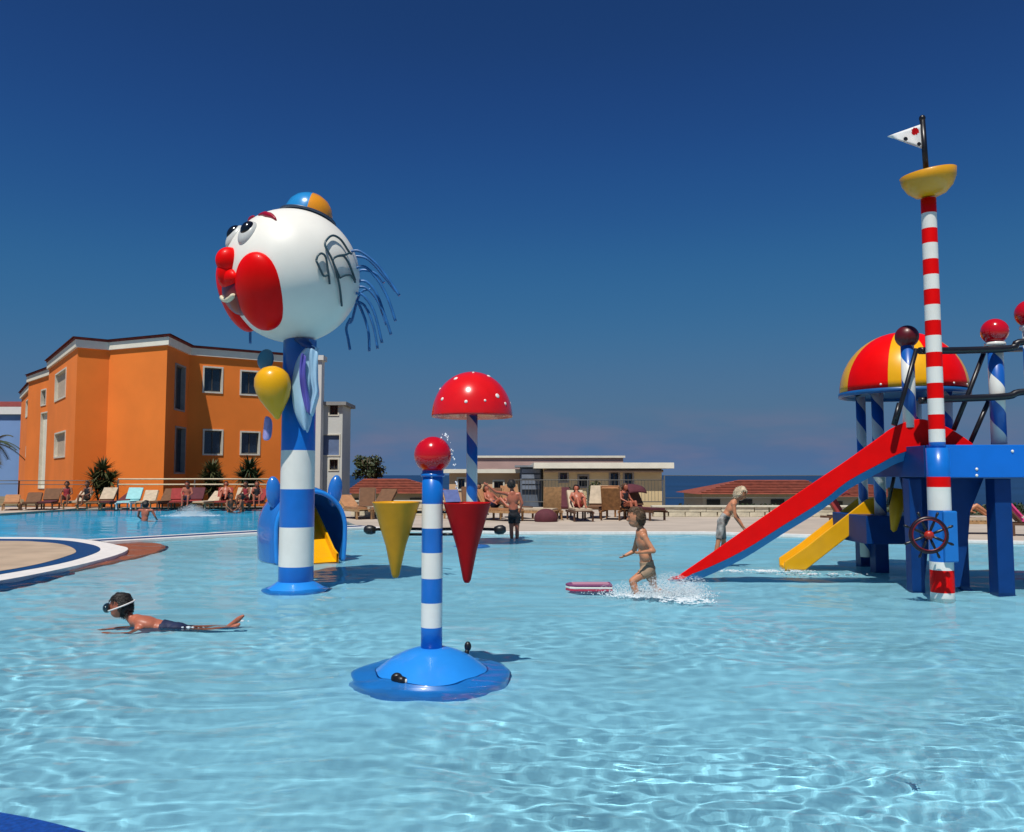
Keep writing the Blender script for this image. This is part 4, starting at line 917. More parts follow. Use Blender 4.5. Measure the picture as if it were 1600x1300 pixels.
# ------------------------------------------------------------------ people
def skinm(name, col): return pmat(name, col, .42, .14, 7, .001, 60, spec=.4)
SK_TAN = skinm('tanned_skin', (.52, .22, .115)); SK_FAIR = skinm('fair_skin', (.56, .32, .21)); SK_RED = skinm('sunburnt_skin', (.42, .13, .075)); SK_DK = skinm('brown_skin', (.26, .10, .05))
H_BR = pmat('brown_hair', (.085, .045, .02), .7, .4, 30, .004, 120); H_DK = pmat('dark_hair', (.010, .007, .006), .6, .3, 30, .004, 120); H_BL = pmat('blond_hair', (.62, .50, .34), .7, .2, 30, .004, 120)
def ev_mesh(o):
    bpy.context.view_layer.update(); dg = bpy.context.evaluated_depsgraph_get(); return bpy.data.meshes.new_from_object(o.evaluated_get(dg))
def person(label, J, H, skin, hair, clothes=(), fwd=(-1, 0, 0), headup=(0, 0, 1), headfwd=None, vox=.02, fat=1.0, headk=1.0, face=False, group=None, origin=None, hands=True, hairlen=0.0, name='person', girl=False):
    J = {k: Vector(v) for k, v in J.items()}; k = H*fat
    fwd = Vector(fwd).normalized(); org = Vector(origin) if origin is not None else J['pelvis'].copy()
    m = MB(); bones = []
    def cap(a, b, ra, rb, part):
        a = Vector(a); b = Vector(b); bones.append((a, b, ra, rb, part)); n = 5
        m.tube([a+(b-a)*t/n for t in range(n+1)], [ra+(rb-ra)*t/n for t in range(n+1)], 14); m.ell(a, (ra,)*3, seg=14, rings=8); m.ell(b, (rb,)*3, seg=14, rings=8)
    sp = (J['neck']-J['pelvis']).normalized(); shx = (J['shR']-J['shL']).normalized(); hpx = (J['hipR']-J['hipL']).normalized()
    def fr(x, z): x = (x-z*x.dot(z)).normalized(); return basis(x, z.cross(x), z)
    ch = J['pelvis'].lerp(J['neck'], .66); ab = J['pelvis'].lerp(J['neck'], .33)
    m.ell(ch, (.100*k, .062*k, .120*H), fr(shx, sp)); m.ell(ab, (.080*k, .056*k, .10*H), fr(((shx+hpx)/2).normalized(), sp)); m.ell(J['pelvis'], (.088*k, .066*k, .075*H), fr(hpx, sp))
    cap(J['pelvis'], J['pelvis'].lerp(J['neck'], .9), .062*k, .055*k, 'torso')
    hc = J['head']; cap(J['neck'], J['neck'].lerp(hc, .7), .033*k, .031*k, 'neck')
    for s_ in 'LR':
        sh, el, wr = J['sh'+s_], J['el'+s_], J['wr'+s_]; cap(ch.lerp(sh, .45)+sp*.03*H, sh, .036*k, .033*k, 'torso'); cap(sh, el, .030*k, .024*k, 'uarm'); cap(el, wr, .024*k, .015*k, 'farm')
        d = (wr-el).normalized(); pl = d.cross(fwd).normalized() if d.cross(fwd).length > .2 else Vector((0, 0, 1)); nn = pl.cross(d)
        if 'hd'+s_ in J: d = (J['hd'+s_]-wr).normalized(); pl = (pl-d*pl.dot(d)).normalized()
        m.ell(wr+d*.030*H, (.022*H, .012*H, .032*H), fr(pl, d))
        if hands:
            for q, (o_, l_) in enumerate(((-.017, .036), (-.006, .042), (.006, .040), (.016, .031))):
                a = wr+d*.052*H+pl*o_*H; b = a+(d*.55+nn*.12)*l_*H; c = b+(d*.35+nn*.3)*l_*H
                m.tube([a-d*.012*H, a, b, c], [.0062*H, .006*H, .0054*H, .0042*H], 8)
            a = wr+d*.014*H-pl*.016*H; m.tube([a, a+(d*.5-pl*.8)*.022*H, a+(d*.9-pl*.9+nn*.3)*.036*H], [.008*H, .0068*H, .005*H], 8)
        hp, kn, an = J['hip'+s_], J['kn'+s_], J['an'+s_]; cap(hp, kn, .050*k, .033*k, 'thigh'); cap(kn, kn.lerp(an, .35), .033*k, .034*k, 'calf'); cap(kn.lerp(an, .35), an, .034*k, .019*k, 'calf')
        to = J.get('to'+s_, an+fwd*.10*H+Vector((0, 0, -.02*H))); hl = an-(to-an).normalized()*.025*H
        cap(hl, to.lerp(an, .3), .020*k, .022*k, 'foot'); cap(to.lerp(an, .3), to, .022*k, .013*k, 'foot')
    hf = Vector(headfwd if headfwd else fwd).normalized(); hu = Vector(headup); hu = (hu-hf*hu.dot(hf)).normalized(); hs = hu.cross(hf).normalized(); HR = basis(hs, hf, hu)
    r_ = H*headk; rx, ry, rz = .054*r_, .066*r_, .074*r_
    m.ell(hc, (rx, ry, rz), HR, 24, 16); m.ell(hc+hf*.018*r_-hu*.038*r_, (.040*r_, .045*r_, .038*r_), HR); bones.append((hc-hf*.01*r_, hc+hf*.01*r_, .06*r_, .06*r_, 'head'))
    m.ell(hc+hf*.066*r_-hu*.012*r_, (.009*r_, .014*r_, .014*r_), HR); m.ell(hc+hf*.056*r_-hu*.042*r_, (.016*r_, .008*r_, .006*r_), HR)
    for s_ in (-1, 1): m.ell(hc+hs*s_*.054*r_-hu*.008*r_, (.007*r_, .012*r_, .018*r_), HR)
    m.v = [tuple(Vector(v)-org) for v in m.v]
    o = m.build('tmp', skin); md = o.modifiers.new('r', 'REMESH'); md.mode = 'VOXEL'; md.voxel_size = vox; md.use_smooth_shade = True
    sm = o.modifiers.new('s', 'SMOOTH'); sm.factor = .5; sm.iterations = 2 if vox < .012 else 1
    me = ev_mesh(o); bpy.data.objects.remove(o); me.name = name; me.shade_smooth()
    root = bpy.data.objects.new(name, me); COL.objects.link(root); root.location = org; root.cycles.is_caustics_receiver = True
    if not me.materials: me.materials.append(skin)
    tag(root, label, 'person', group)
    # clothing and hair from body faces
    nv = len(me.vertices); co = np.empty(nv*3); me.vertices.foreach_get('co', co); co = co.reshape(-1, 3)+np.array(org); no = np.empty(nv*3); me.vertices.foreach_get('normal', no); no = no.reshape(-1, 3)
    best = np.full(nv, 1e9); bi = np.zeros(nv, int); bt = np.zeros(nv)
    for i, (a, b, ra, rb, part) in enumerate(bones):
        a_ = np.array(a); ab_ = np.array(b)-a_; L2 = max(1e-9, ab_@ab_); t_ = np.clip(((co-a_)@ab_)/L2, 0, 1); d_ = np.linalg.norm(co-a_-t_[:, None]*ab_, axis=1)-(ra+(rb-ra)*t_)*.8
        w = d_ < best; best[w] = d_[w]; bi[w] = i; bt[w] = t_[w]
    part = np.array([b[4] for b in bones])[bi]
    spv = ((co-np.array(J['pelvis']))@np.array(sp))/max(.01, (J['neck']-J['pelvis']).length)
    def layer(nm, mask, off, mat, nz=0.0):
        idx = -np.ones(nv, int); fs = [tuple(p.vertices) for p in me.polygons if all(mask[v] for v in p.vertices)]
        if not fs: return
        used = sorted({v for f in fs for v in f}); idx[used] = range(len(used)); P = co[used]-np.array(org); Nn = no[used]
        of = np.full(len(used), off)
        if nz: of = of+np.array([nz*noise.noise(Vector(p)*28/H) for p in P])
        P = P+Nn*of[:, None]; mm_ = bpy.data.meshes.new(nm); mm_.from_pydata(P.tolist(), [], [tuple(int(idx[v]) for v in f) for f in fs]); mm_.materials.append(mat); mm_.shade_smooth()
        q = bpy.data.objects.new(nm, mm_); COL.objects.link(q); q.parent = root; q.cycles.is_caustics_receiver = True
        sd = q.modifiers.new('solid', 'SOLIDIFY'); sd.thickness = off*.8; sd.offset = -1; return q
    for (nm, lo, hi, leg, mat) in clothes:
        mask = ((part == 'torso') & (spv > lo) & (spv < hi)) | ((part == 'thigh') & (bt < leg) & (spv < hi) & (lo < .05))
        layer(nm, mask, .010*H, mat)
    rel = (co-np.array(hc)); f_ = rel@np.array(hf)/ry; u_ = rel@np.array(hu)/rz; near = (part == 'head') | (np.linalg.norm(rel, axis=1) < rz*1.02)
    if hair:
        jn = np.array([noise.noise(Vector(p)*38/H)*.5 for p in co]) if vox < .012 else np.zeros(nv)
        hm = near & ((u_+jn*.6 > .60) | (f_+jn*.6 < .10+.3*u_)) & (u_+jn*.7 > -.72-hairlen) & (f_ < .95)
        layer('hair', hm, .016*H, hair, .014*H)
        if vox < .012:
            rq = random.Random(5); ids = np.nonzero(hm)[0].tolist(); lm = MB()
            for _ in range(900):
                i_ = rq.choice(ids); p = Vector(co[i_])-org; nn_ = Vector(no[i_]); dn = (-hu*.9-hf*.35+Vector((rq.gauss(0, .35), rq.gauss(0, .35), rq.gauss(0, .2)))); dn = (dn-nn_*dn.dot(nn_)*.8).normalized(); p = p+nn_*.014*H
                L3 = rq.uniform(.018, .040)*H; wv = dn.cross(nn_).normalized()*.0032*H; q_ = p+dn*L3*.5+nn_*.006*H
                lm.add([p-wv, p+wv, q_+wv*.8, q_-wv*.8, p+dn*L3+nn_*.002*H], [(0, 1, 2, 3), (3, 2, 4)])
            q = lm.build('hair_lock', hair, root); q['kind'] = 'stuff'
    if face:
        for s_ in (-1, 1): MB().ell(hc+hf*.056*r_+hu*.012*r_+hs*s_*.021*r_-org, (.0075*r_,)*3, None, 12, 8).build('eye', pmat('eye_dark', (.02, .012, .01), .15, .05), root)
    return root, dict(hc=hc, hf=hf, hu=hu, hs=hs, r=r_, org=org)
def jp(D, spec): return {k: A(v[0], v[1], D+(v[2] if len(v) > 2 else 0)) for k, v in spec.items()}
C_SAND = pmat('sand_swim_cloth', (.36, .24, .15), .8, .1, 8); C_BLK = pmat('black_swim_cloth', (.008, .008, .012), .7, .2, 8); C_NVY = pmat('navy_swim_cloth', (.006, .016, .06), .7, .2, 8)
C_RED = pmat('red_swim_cloth', (.30, .02, .03), .8, .2, 8); C_WBK = pmat('black_white_swim_cloth', (.50, .49, .46), .8, .05, 5, col2=(.01, .01, .013)); C_TQ = pmat('turquoise_cloth', (.30, .60, .62), .85, .08, 6)

# running child
Jc = jp(12.0, dict(head=(994, 808), neck=(1001, 826), pelvis=(1012, 889), shL=(1006, 838, -.11), elL=(1021, 861, -.17), wrL=(1002, 863, -.24), shR=(998, 837, .11), elR=(991, 861, .20), wrR=(977, 868, .16),
     hipL=(1011, 892, -.055), knL=(988, 908, -.09), anL=(999, 940, -.08), toL=(987, 948, -.08), hipR=(1015, 893, .055), knR=(1023, 921, .07), anR=(1045, 930, .08), toR=(1049, 943, .08)))
person('small brown haired child running through the shallow water past the red slide', Jc, 1.12, SK_TAN, H_BR, [('swim_trunks', -.35, .2, .42, C_SAND)], fwd=(-1, 0, 0), headfwd=(-1, -.05, -.12), vox=.0085, headk=1.66, face=True, hairlen=.3, fat=1.34)
# bending boy
Jb = jp(15.6, dict(head=(1157, 771), neck=(1148, 783), pelvis=(1129, 815), shL=(1141, 788, .13), elL=(1150, 805, .16), wrL=(1160, 820, .1), shR=(1146, 788, -.12), elR=(1149, 808, -.15), wrR=(1160, 824, -.1),
     hipL=(1127, 820, .07), knL=(1131, 848, .1), anL=(1124, 880, .1), toL=(1134, 884, .1), hipR=(1127, 820, -.07), knR=(1122, 848, -.1), anR=(1116, 880, -.1), toR=(1126, 884, -.1)))
person('fair haired boy in black and white trunks bending over the edge of the red slide', Jb, 1.22, SK_TAN, H_BL, [('swim_shorts', -.5, .32, .8, C_WBK)], fwd=(1, 0, 0), headfwd=(.8, -.2, -.5), vox=.0115, headk=1.35, face=True, hairlen=.15, fat=1.08)
# man seen from behind
Jm = jp(22.6, dict(head=(799, 757), neck=(800, 767), pelvis=(803, 805), shL=(790, 771), elL=(775, 769, -.1), wrL=(762, 759, -.15), shR=(811, 772), elR=(816, 787, -.02), wrR=(812, 800, .05),
     hipL=(799, 808), knL=(799, 828, .03), anL=(800, 850), hipR=(808, 808), knR=(808, 828, .03), anR=(808, 850)))
person('tanned man in black trunks seen from behind at the pool edge beside the cones', Jm, 1.62, SK_RED, H_DK, [('swim_shorts', -.5, .25, .5, C_BLK)], fwd=(0, 1, 0), vox=.016, fat=1.0)
# swimmer with mask
Js = jp(9.55, dict(head=(189, 933), neck=(206, 955), pelvis=(277, 974), shL=(217, 970, -.15), elL=(204, 1000, -.18), wrL=(172, 1008, -.1), shR=(217, 963, .15), elR=(200, 994, .2), wrR=(168, 1003, .12),
     hipL=(281, 977, -.07), knL=(320, 990, -.09), anL=(352, 974, -.08), toL=(374, 962, -.08), hipR=(281, 971, .07), knR=(322, 985, .1), anR=(358, 966, .08), toR=(380, 949, .06)))
sw, hd = person('dark haired swimmer with a diving mask gliding left in navy trunks', Js, 1.42, SK_RED, H_DK, [('swim_trunks', -.4, .34, .45, C_NVY)], fwd=(-1, 0, 0), headup=(.1, 0, 1), headfwd=(-1, -.25, -.1), vox=.0105, headk=1.22, face=False, hairlen=.25)
sw.location.z -= .095
hc, hf, hu, hs, r_, og = (hd[k] for k in ('hc', 'hf', 'hu', 'hs', 'r', 'org'))
mp_ = [hc-og+(hf*math.cos(a)*.086+hs*math.sin(a)*.074)*r_+hu*(.0-.022*math.cos(a))*r_ for a in [math.pi*(.22+1.56*i/22) for i in range(23)]]
MB().tube(mp_, .0085, 8).build('mask_strap', pmat('white_rubber', (.75, .72, .70), .5, .05), sw)
MB().ell(hc-og+hf*.082*r_-hu*.004*r_, (.05*r_, .026*r_, .032*r_), basis(hs, hf, hu), 20, 12).build('mask', pmat('dark_mask', (.01, .025, .035), .1, .1, coat=.6), sw)
# bathers in the deep pool
def bather(label, hx, hy, D, shw, skin, hairm, fwdv, cl=()):
    h = A(hx, hy, D); s = .19*shw; z0 = h.z-.28; F_ = Vector(fwdv).normalized(); X_ = Vector((F_.y, -F_.x, 0))
    P = lambda x_, y_, zz_: Vector((h.x, h.y, 0))+X_*x_+F_*y_+Vector((0, 0, zz_))
    J = dict(head=h, neck=P(0, 0, h.z-.14), pelvis=P(0, -.05, z0-.42), shL=P(-s, 0, z0+.06), shR=P(s, 0, z0+.06), elL=P(-s-.1, .06, z0-.18), elR=P(s+.1, .06, z0-.18), wrL=P(-s-.05, .25, z0-.32), wrR=P(s+.05, .25, z0-.32),
             hipL=P(-.09, -.05, z0-.46), hipR=P(.09, -.05, z0-.46), knL=P(-.1, .2, z0-.75), knR=P(.1, .2, z0-.75), anL=P(-.1, .0, z0-1.05), anR=P(.1, 0, z0-1.05))
    return person(label, J, 1.7, skin, hairm, cl, fwd=F_, vox=.026, headk=1.1)
bather('dark haired bather with reddened back standing shoulder deep in the left pool', 228, 788, 31.4, 1.5, SK_RED, H_DK, (.3, 1, 0))
bather('left bather of the pair near the far rim of the left pool', 361, 775, 38.2, 1.25, SK_DK, H_DK, (.9, -.4, 0))
bather('right bather of the pair near the far rim of the left pool', 377, 776, 38.6, 1.25, SK_DK, H_DK, (-1, -.3, 0))

# ------------------------------------------------------------------ sun loungers
def cushion(col, nm): return pmat(nm, col, .85, .15, 6)
def make_lounger(label, loc, rz, back=60, pad=None, wood=WOOD, hood=None, towel=None, group='sun loungers on the terrace'):
    r = empty('sun_lounger', loc, label, 'sun lounger', group, rz)
    for s_ in (-1, 1): MB().box((s_*.33, -.05, .32), (.05, 1.95, .07)).build('side_rail', wood, r)
    for x in (-.33, .33):
        for y in (-.85, .62): MB().box((x, y, .145), (.06, .06, .29)).build('leg', wood, r)
    m = MB()
    for i in range(12): m.box((0, -.95+i*.115, .37), (.62, .085, .025))
    o = m.build('seat_slat', wood, r); o['kind'] = 'stuff'
    a = math.radians(back); R_ = Matrix.Rotation(a, 3, 'X')
    m = MB(); h0 = Vector((0, .42, .38))
    for s_ in (-1, 1): m.box(h0+R_ @ Vector((s_*.31, .42, 0)), (.04, .86, .04), R_)
    m.box(h0+R_ @ Vector((0, .42, -.005)), (.60, .84, .02), R_); m.build('backrest', wood, r)
    if pad:
        MB().box((0, -.26, .42), (.60, 1.34, .07)).build('seat_pad', pad, r); o = MB().box(h0+R_ @ Vector((0, .43, .05)), (.60, .86, .07), R_).build('back_pad', pad, r); bevel(o, .02)
    if towel: bevel(MB().box(h0+R_ @ Vector((0, .50, .11)), (.70, .80, .05), R_).build('towel', towel, r), .015)
    if hood:
        m = MB(); c = h0+R_ @ Vector((0, .75, .05))
        vs = []
        for i in range(8):
            t_ = i/7*1.5
            for s_ in range(7):
                u = (s_/6-.5)*.8; vs.append(c+Vector((u, -.55*math.sin(t_), .32*math.cos(t_)-.30*u*u-.05)))
        m.add(vs, [(i*7+j, i*7+j+1, (i+1)*7+j+1, (i+1)*7+j) for i in range(7) for j in range(6)], 0, True); o = m.build('sunshade', hood, r); sd = o.modifiers.new('s', 'SOLIDIFY'); sd.thickness = .02
    return r
P_BR = cushion((.16, .075, .035), 'brown_pad'); P_CR = cushion((.52, .42, .30), 'cream_pad'); P_RD = cushion((.30, .03, .028), 'red_pad'); P_OR = cushion((.42, .20, .09), 'orange_pad'); P_TQ = C_TQ; P_PK = cushion((.75, .06, .24), 'pink_towel'); P_MR = cushion((.10, .02, .03), 'maroon_pad'); P_BL = cushion((.10, .14, .34), 'blue_pad')
WD2 = pmat('pale_wood', (.44, .25, .11), .6, .25, 9, .002, 50); WD3 = pmat('dark_wood', (.11, .05, .025), .6, .25, 9, .002, 50)
LG = 'sun loungers along the far side of the left pool'
for px, D, rz, bk, pad, wd, tw, lab in [
    (18, 39.6, .5, 25, P_OR, WD2, None, 'flat sun lounger with orange pad nearest the left edge below the grey balustrade'),
    (50, 39.8, .4, 35, P_BR, WD3, None, 'dark wooden lounger with brown pad left of the seated pair'),
    (76, 40.2, .3, 50, P_MR, WD3, P_BR, 'maroon lounger next to the left one of the seated pair'),
    (122, 41.0, .1, 40, P_CR, WD2, None, 'cream lounger between the two seated sunbathers'),
    (160, 41.0, 0, 62, P_BR, WD2, P_CR, 'brown lounger with cream towel under the spiky shrub on the left'),
    (183, 41.0, -.2, 30, P_MR, WD3, None, 'low maroon lounger just left of the turquoise chair'),
    (203, 41.1, .1, 70, P_TQ, pmat('white_plastic', (.72, .76, .76), .5, .05), P_TQ, 'white lounger with turquoise towel over its raised back'),
    (230, 41.0, .2, 45, P_CR, WD2, None, 'cream lounger just right of the turquoise one'),
    (253, 41.1, -.1, 55, P_BR, WD3, None, 'brown lounger beside the railing post left of the red loungers'),
    (277, 40.9, .3, 50, P_RD, WD3, P_RD, 'first red lounger behind the bubbling water'),
    (302, 41.0, .1, 60, P_RD, WD3, P_MR, 'red lounger with maroon towel below the slender spiky shrub'),
    (326, 40.8, -.2, 40, P_CR, WD2, None, 'cream lounger between red loungers left of the bathing pair'),
    (349, 41.0, .2, 62, P_RD, WD3, P_RD, 'bright red lounger right behind the bathing pair'),
    (374, 41.0, 0, 55, P_OR, WD2, P_CR, 'orange lounger with cream towel behind the right bather'),
    (396, 40.8, -.3, 58, P_RD, WD3, None, 'red lounger closest to the striped clown column')]:
    c = A(px, 790, D); q = make_lounger(lab, (c.x, D, DZ), rz, min(bk, 55), pad, wd, None, tw, LG); q.scale = (1, 1, .86)
CG = 'sun loungers in front of the beige buildings'
for px, D, rz, bk, pad, wd, tw, hood, lab in [
    (556, 31.8, .6, 30, P_OR, WD2, None, None, 'orange lounger behind the terracotta roof side of the clown column'),
    (588, 32.0, -.4, 45, P_CR, WD2, P_BR, None, 'cream lounger just above the yellow cone bucket'),
    (716, 31.2, .4, 50, P_BL, WD2, None, None, 'blue padded lounger seen between striped post and mushroom stem'),
    (757, 31.0, -.5, 60, P_BR, WD2, None, None, 'wooden lounger just right of the mushroom stem'),
    (780, 30.4, .8, 55, P_OR, WD2, None, None, 'orange lounger left of the man in black trunks'),
    (829, 30.2, 1.2, 20, P_CR, WD2, None, None, 'flat cream lounger right of the man in black trunks'),
    (738, 32.4, .2, 65, P_BR, WD3, None, None, 'dark lounger half hidden behind the mushroom stem'),
    (806, 32.2, .4, 62, P_BR, WD3, P_OR, None, 'brown lounger with orange towel just behind the man in black trunks'),
    (883, 32.6, .1, 60, P_MR, WD3, None, None, 'maroon lounger behind the sunburnt sunbather on the left'),
    (931, 32.4, -.3, 62, P_BR, WD3, P_CR, None, 'brown lounger with cream towel in front of the dark green bush'),
    (982, 32.2, .2, 60, P_BR, WOOD, None, None, 'brown lounger in the row behind the hooded one'),
    (572, 32.8, .1, 58, P_BR, WD3, None, None, 'dark brown lounger between the orange and cream ones near the column'),
    (861, 31.2, math.pi+.05, 78, None, WD2, None, None, 'wooden lounger with its tall backrest raised towards the pool'),
    (905, 30.4, .1, 50, P_CR, WD3, None, None, 'cream padded lounger with a sunburnt sunbather on it'),
    (957, 31.0, math.pi-.25, 68, P_OR, WOOD, P_OR, None, 'reddish wooden lounger turned away with raised back beside the sunbather'),
    (1004, 31.0, .5, 55, P_MR, WD3, P_BR, P_MR, 'dark lounger with maroon sunshade hood behind the running child'),
    (1333, 26.5, .9, 60, P_RD, WD3, None, P_RD, 'red hooded lounger between the red and yellow slides'),
    (1512, 23.6, 1.5, 35, P_CR, WD2, None, None, 'lounger with cream pad under the blue platform left of the square post'),
    (1618, 22.8, 1.25, 52, P_PK, WD3, P_PK, None, 'lounger with bright pink towel right of the square blue post')]:
    c = A(px, 790, D); make_lounger(lab, (c.x, D, DZ), rz, bk, pad, wd, hood, tw, CG)
def dome_tent(): pass
o = MB().ell((0, 0, .12), (.42, .36, .34), None, 24, 14).build('beach_bag', P_MR, None, (A(853, 800, 29.6).x, 29.6, DZ)); tag(o, 'slumped maroon beach bag on the terrace below the tall backrest', 'bag')
# seated sunbathers
def seated(label, px, D, zs, skin, hairm, cl, fwdv, lean=.12):
    c = A(px, 780, D); F_ = Vector(fwdv).normalized(); X_ = Vector((F_.y, -F_.x, 0)); P = lambda x_, y_, zz_: Vector((c.x, D, DZ))+X_*x_+F_*y_+Vector((0, 0, zz_+zs))
    J = dict(pelvis=P(0, 0, .10), neck=P(0, -lean+.08, .62), head=P(0, -lean+.16, .76), shL=P(-.18, -lean+.08, .55), shR=P(.18, -lean+.08, .55), elL=P(-.25, .06, .32), elR=P(.25, .06, .32), wrL=P(-.16, .30, .22), wrR=P(.16, .30, .22),
             hipL=P(-.09, .02, .08), hipR=P(.09, .02, .08), knL=P(-.13, .42, .22), knR=P(.13, .42, .22), anL=P(-.12, .52, -.22), anR=P(.12, .52, -.22))
    return person(label, J, 1.68, skin, hairm, cl, fwd=F_, vox=.026, group=None, hands=False)
seated('sunbather sitting upright in dark red, left one of the two by the left pool', 104, 40.2, .45, SK_DK, H_DK, [('swimsuit', -.6, .85, .3, C_RED)], (.3, -1, 0))
seated('sunbather sitting among the red loungers behind the water bubbler', 292, 40.0, .45, SK_RED, H_DK, [('swim_shorts', -.5, .25, .4, C_NVY)], (.2, -1, 0))
seated('sunbather on the orange lounger behind the right bather', 384, 40.2, .45, SK_DK, H_DK, [('swimsuit', -.6, .85, .2, C_RED)], (-.4, -1, 0))
seated('sunbather on the red lounger closest to the clown column', 401, 40.6, .45, SK_RED, H_BR, [('swimsuit', -.6, .85, .2, C_BLK)], (.3, -1, 0))
seated('sunbather sitting upright by the left pool, right one of the two', 136, 40.4, .45, SK_DK, H_DK, [('swimsuit', -.6, .85, .2, C_BLK)], (-.2, -1, 0))
def lying(label, px, D, z0, skin, hairm, cl, ang, back=45):
    c = A(px, 790, D); F_ = Vector((math.sin(ang), -math.cos(ang), 0)); X_ = Vector((F_.y, -F_.x, 0)); P = lambda x_, y_, zz_: Vector((c.x, D, DZ))+X_*x_+F_*y_+Vector((0, 0, zz_+z0))
    cb, sb_ = math.cos(math.radians(back)), math.sin(math.radians(back)); Q = lambda x_, l_, u_: P(x_, -.36-l_*cb+u_*sb_, .05+l_*sb_+u_*cb)
    J = dict(pelvis=P(0, -.28, .10), neck=Q(0, .55, .10), head=Q(0, .72, .14), shL=Q(-.18, .50, .10), shR=Q(.18, .50, .10), elL=Q(-.28, .28, .12), elR=Q(.28, .28, .12), wrL=P(-.22, .0, .16), wrR=P(.22, 0, .16),
             hipL=P(-.09, -.26, .09), hipR=P(.09, -.26, .09), knL=P(-.12, .16, .32), knR=P(.12, .16, .34), anL=P(-.12, .50, .06), anR=P(.12, .52, .06))
    return person(label, J, 1.68, skin, hairm, cl, fwd=F_, headup=(0, 0, 1), vox=.026, hands=False)
lying('sunburnt sunbather reclining on the cream lounger beside the tall backrest', 906, 30.4, .46, SK_RED, H_DK, [('swim_shorts', -.5, .25, .4, C_RED)], .1, 50)
lying('sunbather lying on the lounger under the blue platform', 1514, 23.6, .46, SK_TAN, H_DK, [('bikini', -.5, .22, .1, C_NVY)], 1.5, 35)
lying('reddened sunbather lying on the bright red lounger near the clown column', 350, 41.0, .46, SK_RED, H_DK, [('swim_shorts', -.5, .25, .4, C_BLK)], .2, 60)
lying('sunbather on the orange lounger left of the man in black trunks', 781, 30.4, .46, SK_RED, H_BR, [('swim_shorts', -.5, .25, .4, C_NVY)], .8, 50)

seated('sunbather sitting on the dark lounger behind the mushroom stem', 747, 31.4, .45, SK_DK, H_DK, [('swimsuit', -.6, .85, .2, C_NVY)], (.5, -1, 0))
seated('sunbather sitting beside the hooded lounger above the running child', 976, 30.8, .45, SK_RED, H_BR, [('swimsuit', -.6, .85, .2, C_BLK)], (.8, -1, 0))
# ------------------------------------------------------------------ floating board and splashes
c0 = G(886, 921, .02); c1 = G(952, 918, .02); L_ = (c1-c0).length; r = empty('swim_board', ((c0.x+c1.x)/2, (c0.y+c1.y)/2, .03), 'red, white and plum striped swim board floating in front of the running child', 'swim board')
outl = [(-L_/2, 0), (-L_/2+.05, .12), (-L_/2+.14, .17), (L_/2, .19), (L_/2, -.19), (-L_/2+.14, -.17), (-L_/2+.05, -.12)]
bevel(MB().prism(outl, -.035, .0).build('board', pmat('red_foam', (.45, .03, .08), .6, .08, 4), r), .008)
bevel(MB().prism(outl, .002, .032).build('stripe', WHITE, r), .008)
bevel(MB().prism(outl, .034, .066).build('top_layer', pmat('plum_foam', (.20, .05, .14), .6, .08, 4), r), .008)
for y in (-.08, .08): MB().box((.03, y, .068), (L_*.8, .06, .006)).build('stripe', pmat('pink_stripe', (.62, .34, .42), .6, .05), r)
FOAM = bpy.data.materials.new('white_foam'); FOAM.use_nodes = True; t = FOAM.node_tree; b = t.nodes['Principled BSDF']; b.inputs['Base Color'].default_value = (.86, .93, .96, 1); b.inputs['Roughness'].default_value = .5; b.inputs['Alpha'].default_value = .6; b.inputs['Specular IOR Level'].default_value = 0
ICO = [Vector(v).normalized() for v in ((0, 1, 1.618), (0, -1, 1.618), (0, 1, -1.618), (0, -1, -1.618), (1, 1.618, 0), (-1, 1.618, 0), (1, -1.618, 0), (-1, -1.618, 0), (1.618, 0, 1), (-1.618, 0, 1), (1.618, 0, -1), (-1.618, 0, -1))]
ICF = [(0, 1, 8), (0, 9, 1), (0, 8, 4), (0, 4, 5), (0, 5, 9), (1, 9, 7), (1, 7, 6), (1, 6, 8), (8, 6, 10), (8, 10, 4), (4, 10, 2), (4, 2, 5), (5, 2, 11), (5, 11, 9), (9, 11, 7), (7, 11, 3), (7, 3, 6), (6, 3, 10), (10, 3, 2), (2, 3, 11)]
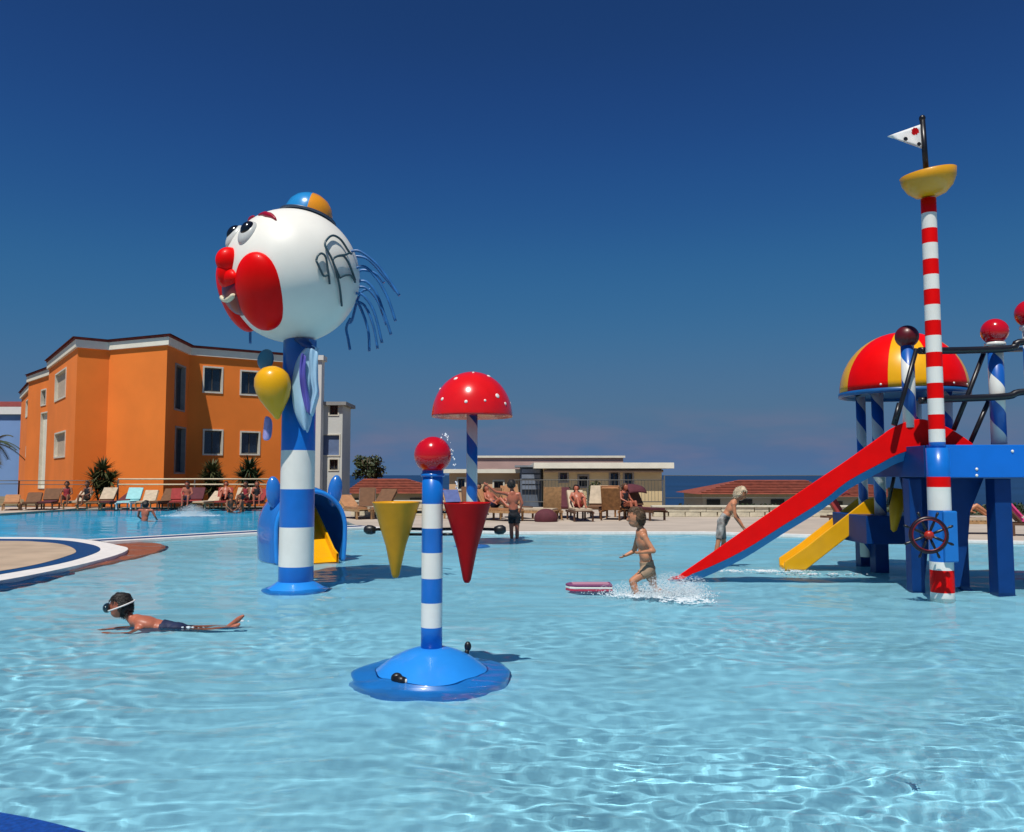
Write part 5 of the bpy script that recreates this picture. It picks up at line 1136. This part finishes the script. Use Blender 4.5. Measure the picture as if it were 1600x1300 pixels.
def splash(label_name, jets, seed, n_foam, foam_areas):
    rd = random.Random(seed); m = MB()
    for (x, y, sx, sy, h, n, vx) in jets:
        for k in range(n):
            q = rd.random(); ax = rd.gauss(0, sx); ay = rd.gauss(0, sy); hh = h*(rd.random()**1.6)*max(.1, 1-(ax/sx)**2*.2); s = rd.uniform(.002, .0065)*(1.5-hh/h*.8)
            m.add([Vector((x+ax+vx*hh, y+ay, hh+.0))+v*s*Vector((1, 1, 1.3)).x for v in ICO], ICF, 0, True)
    for (x, y, sx, sy, n) in foam_areas:
        for k in range(n):
            a = rd.uniform(0, 6.28); q = rd.random()**.6; cl = noise.noise((math.cos(a)*q*3+x, math.sin(a)*q*3, seed)); px_ = x+math.cos(a)*q*sx; py_ = y+math.sin(a)*q*sy
            if cl < -.08: continue
            s = rd.uniform(.006, .022)*(1.2-q*.6); m.add([Vector((px_, py_, .012))+Vector((v.x*s*1.5, v.y*s, v.z*s*.7)) for v in ICO], ICF, 0, True)
    tag(m.build(label_name, FOAM), kind='stuff')
fc = G(1040, 932); f2 = G(1000, 930)
splash('splash', [(fc.x, fc.y, .22, .14, .34, 4200, .2), (f2.x, f2.y, .2, .12, .22, 1500, -.4), (G(1075, 928).x, G(1075, 928).y, .14, .12, .26, 1500, .5), (G(965, 927).x, G(965, 927).y, .18, .08, .14, 260, -.2)], 4, 0,
       [(fc.x, fc.y-.05, .5, .34, 700), (f2.x-.1, f2.y-.12, .4, .26, 300), (G(1075, 940).x, G(1075, 940).y, .4, .3, 350)])
yb = G(1215, 893); splash('slide_splash', [(yb.x, yb.y, .35, .15, .06, 150, 0)], 6, 0, [(yb.x-.3, yb.y, 1.0, .22, 420), (yb.x+.6, yb.y-.5, .8, .2, 160)])
fb = G(300, 806); splash('water_bubbler', [(fb.x, fb.y, .42, .3, .46, 6000, 0), (fb.x, fb.y, .25, .2, .5, 4000, 0)], 8, 0, [(fb.x, fb.y, 1.3, .8, 900)])
sk_ = G(205, 985); splash('swimmer_ripple_foam', [], 12, 0, [(G(300, 982).x, G(300, 982).y, .14, .06, 12), (G(378, 972).x, G(378, 972).y, .08, .04, 10)])
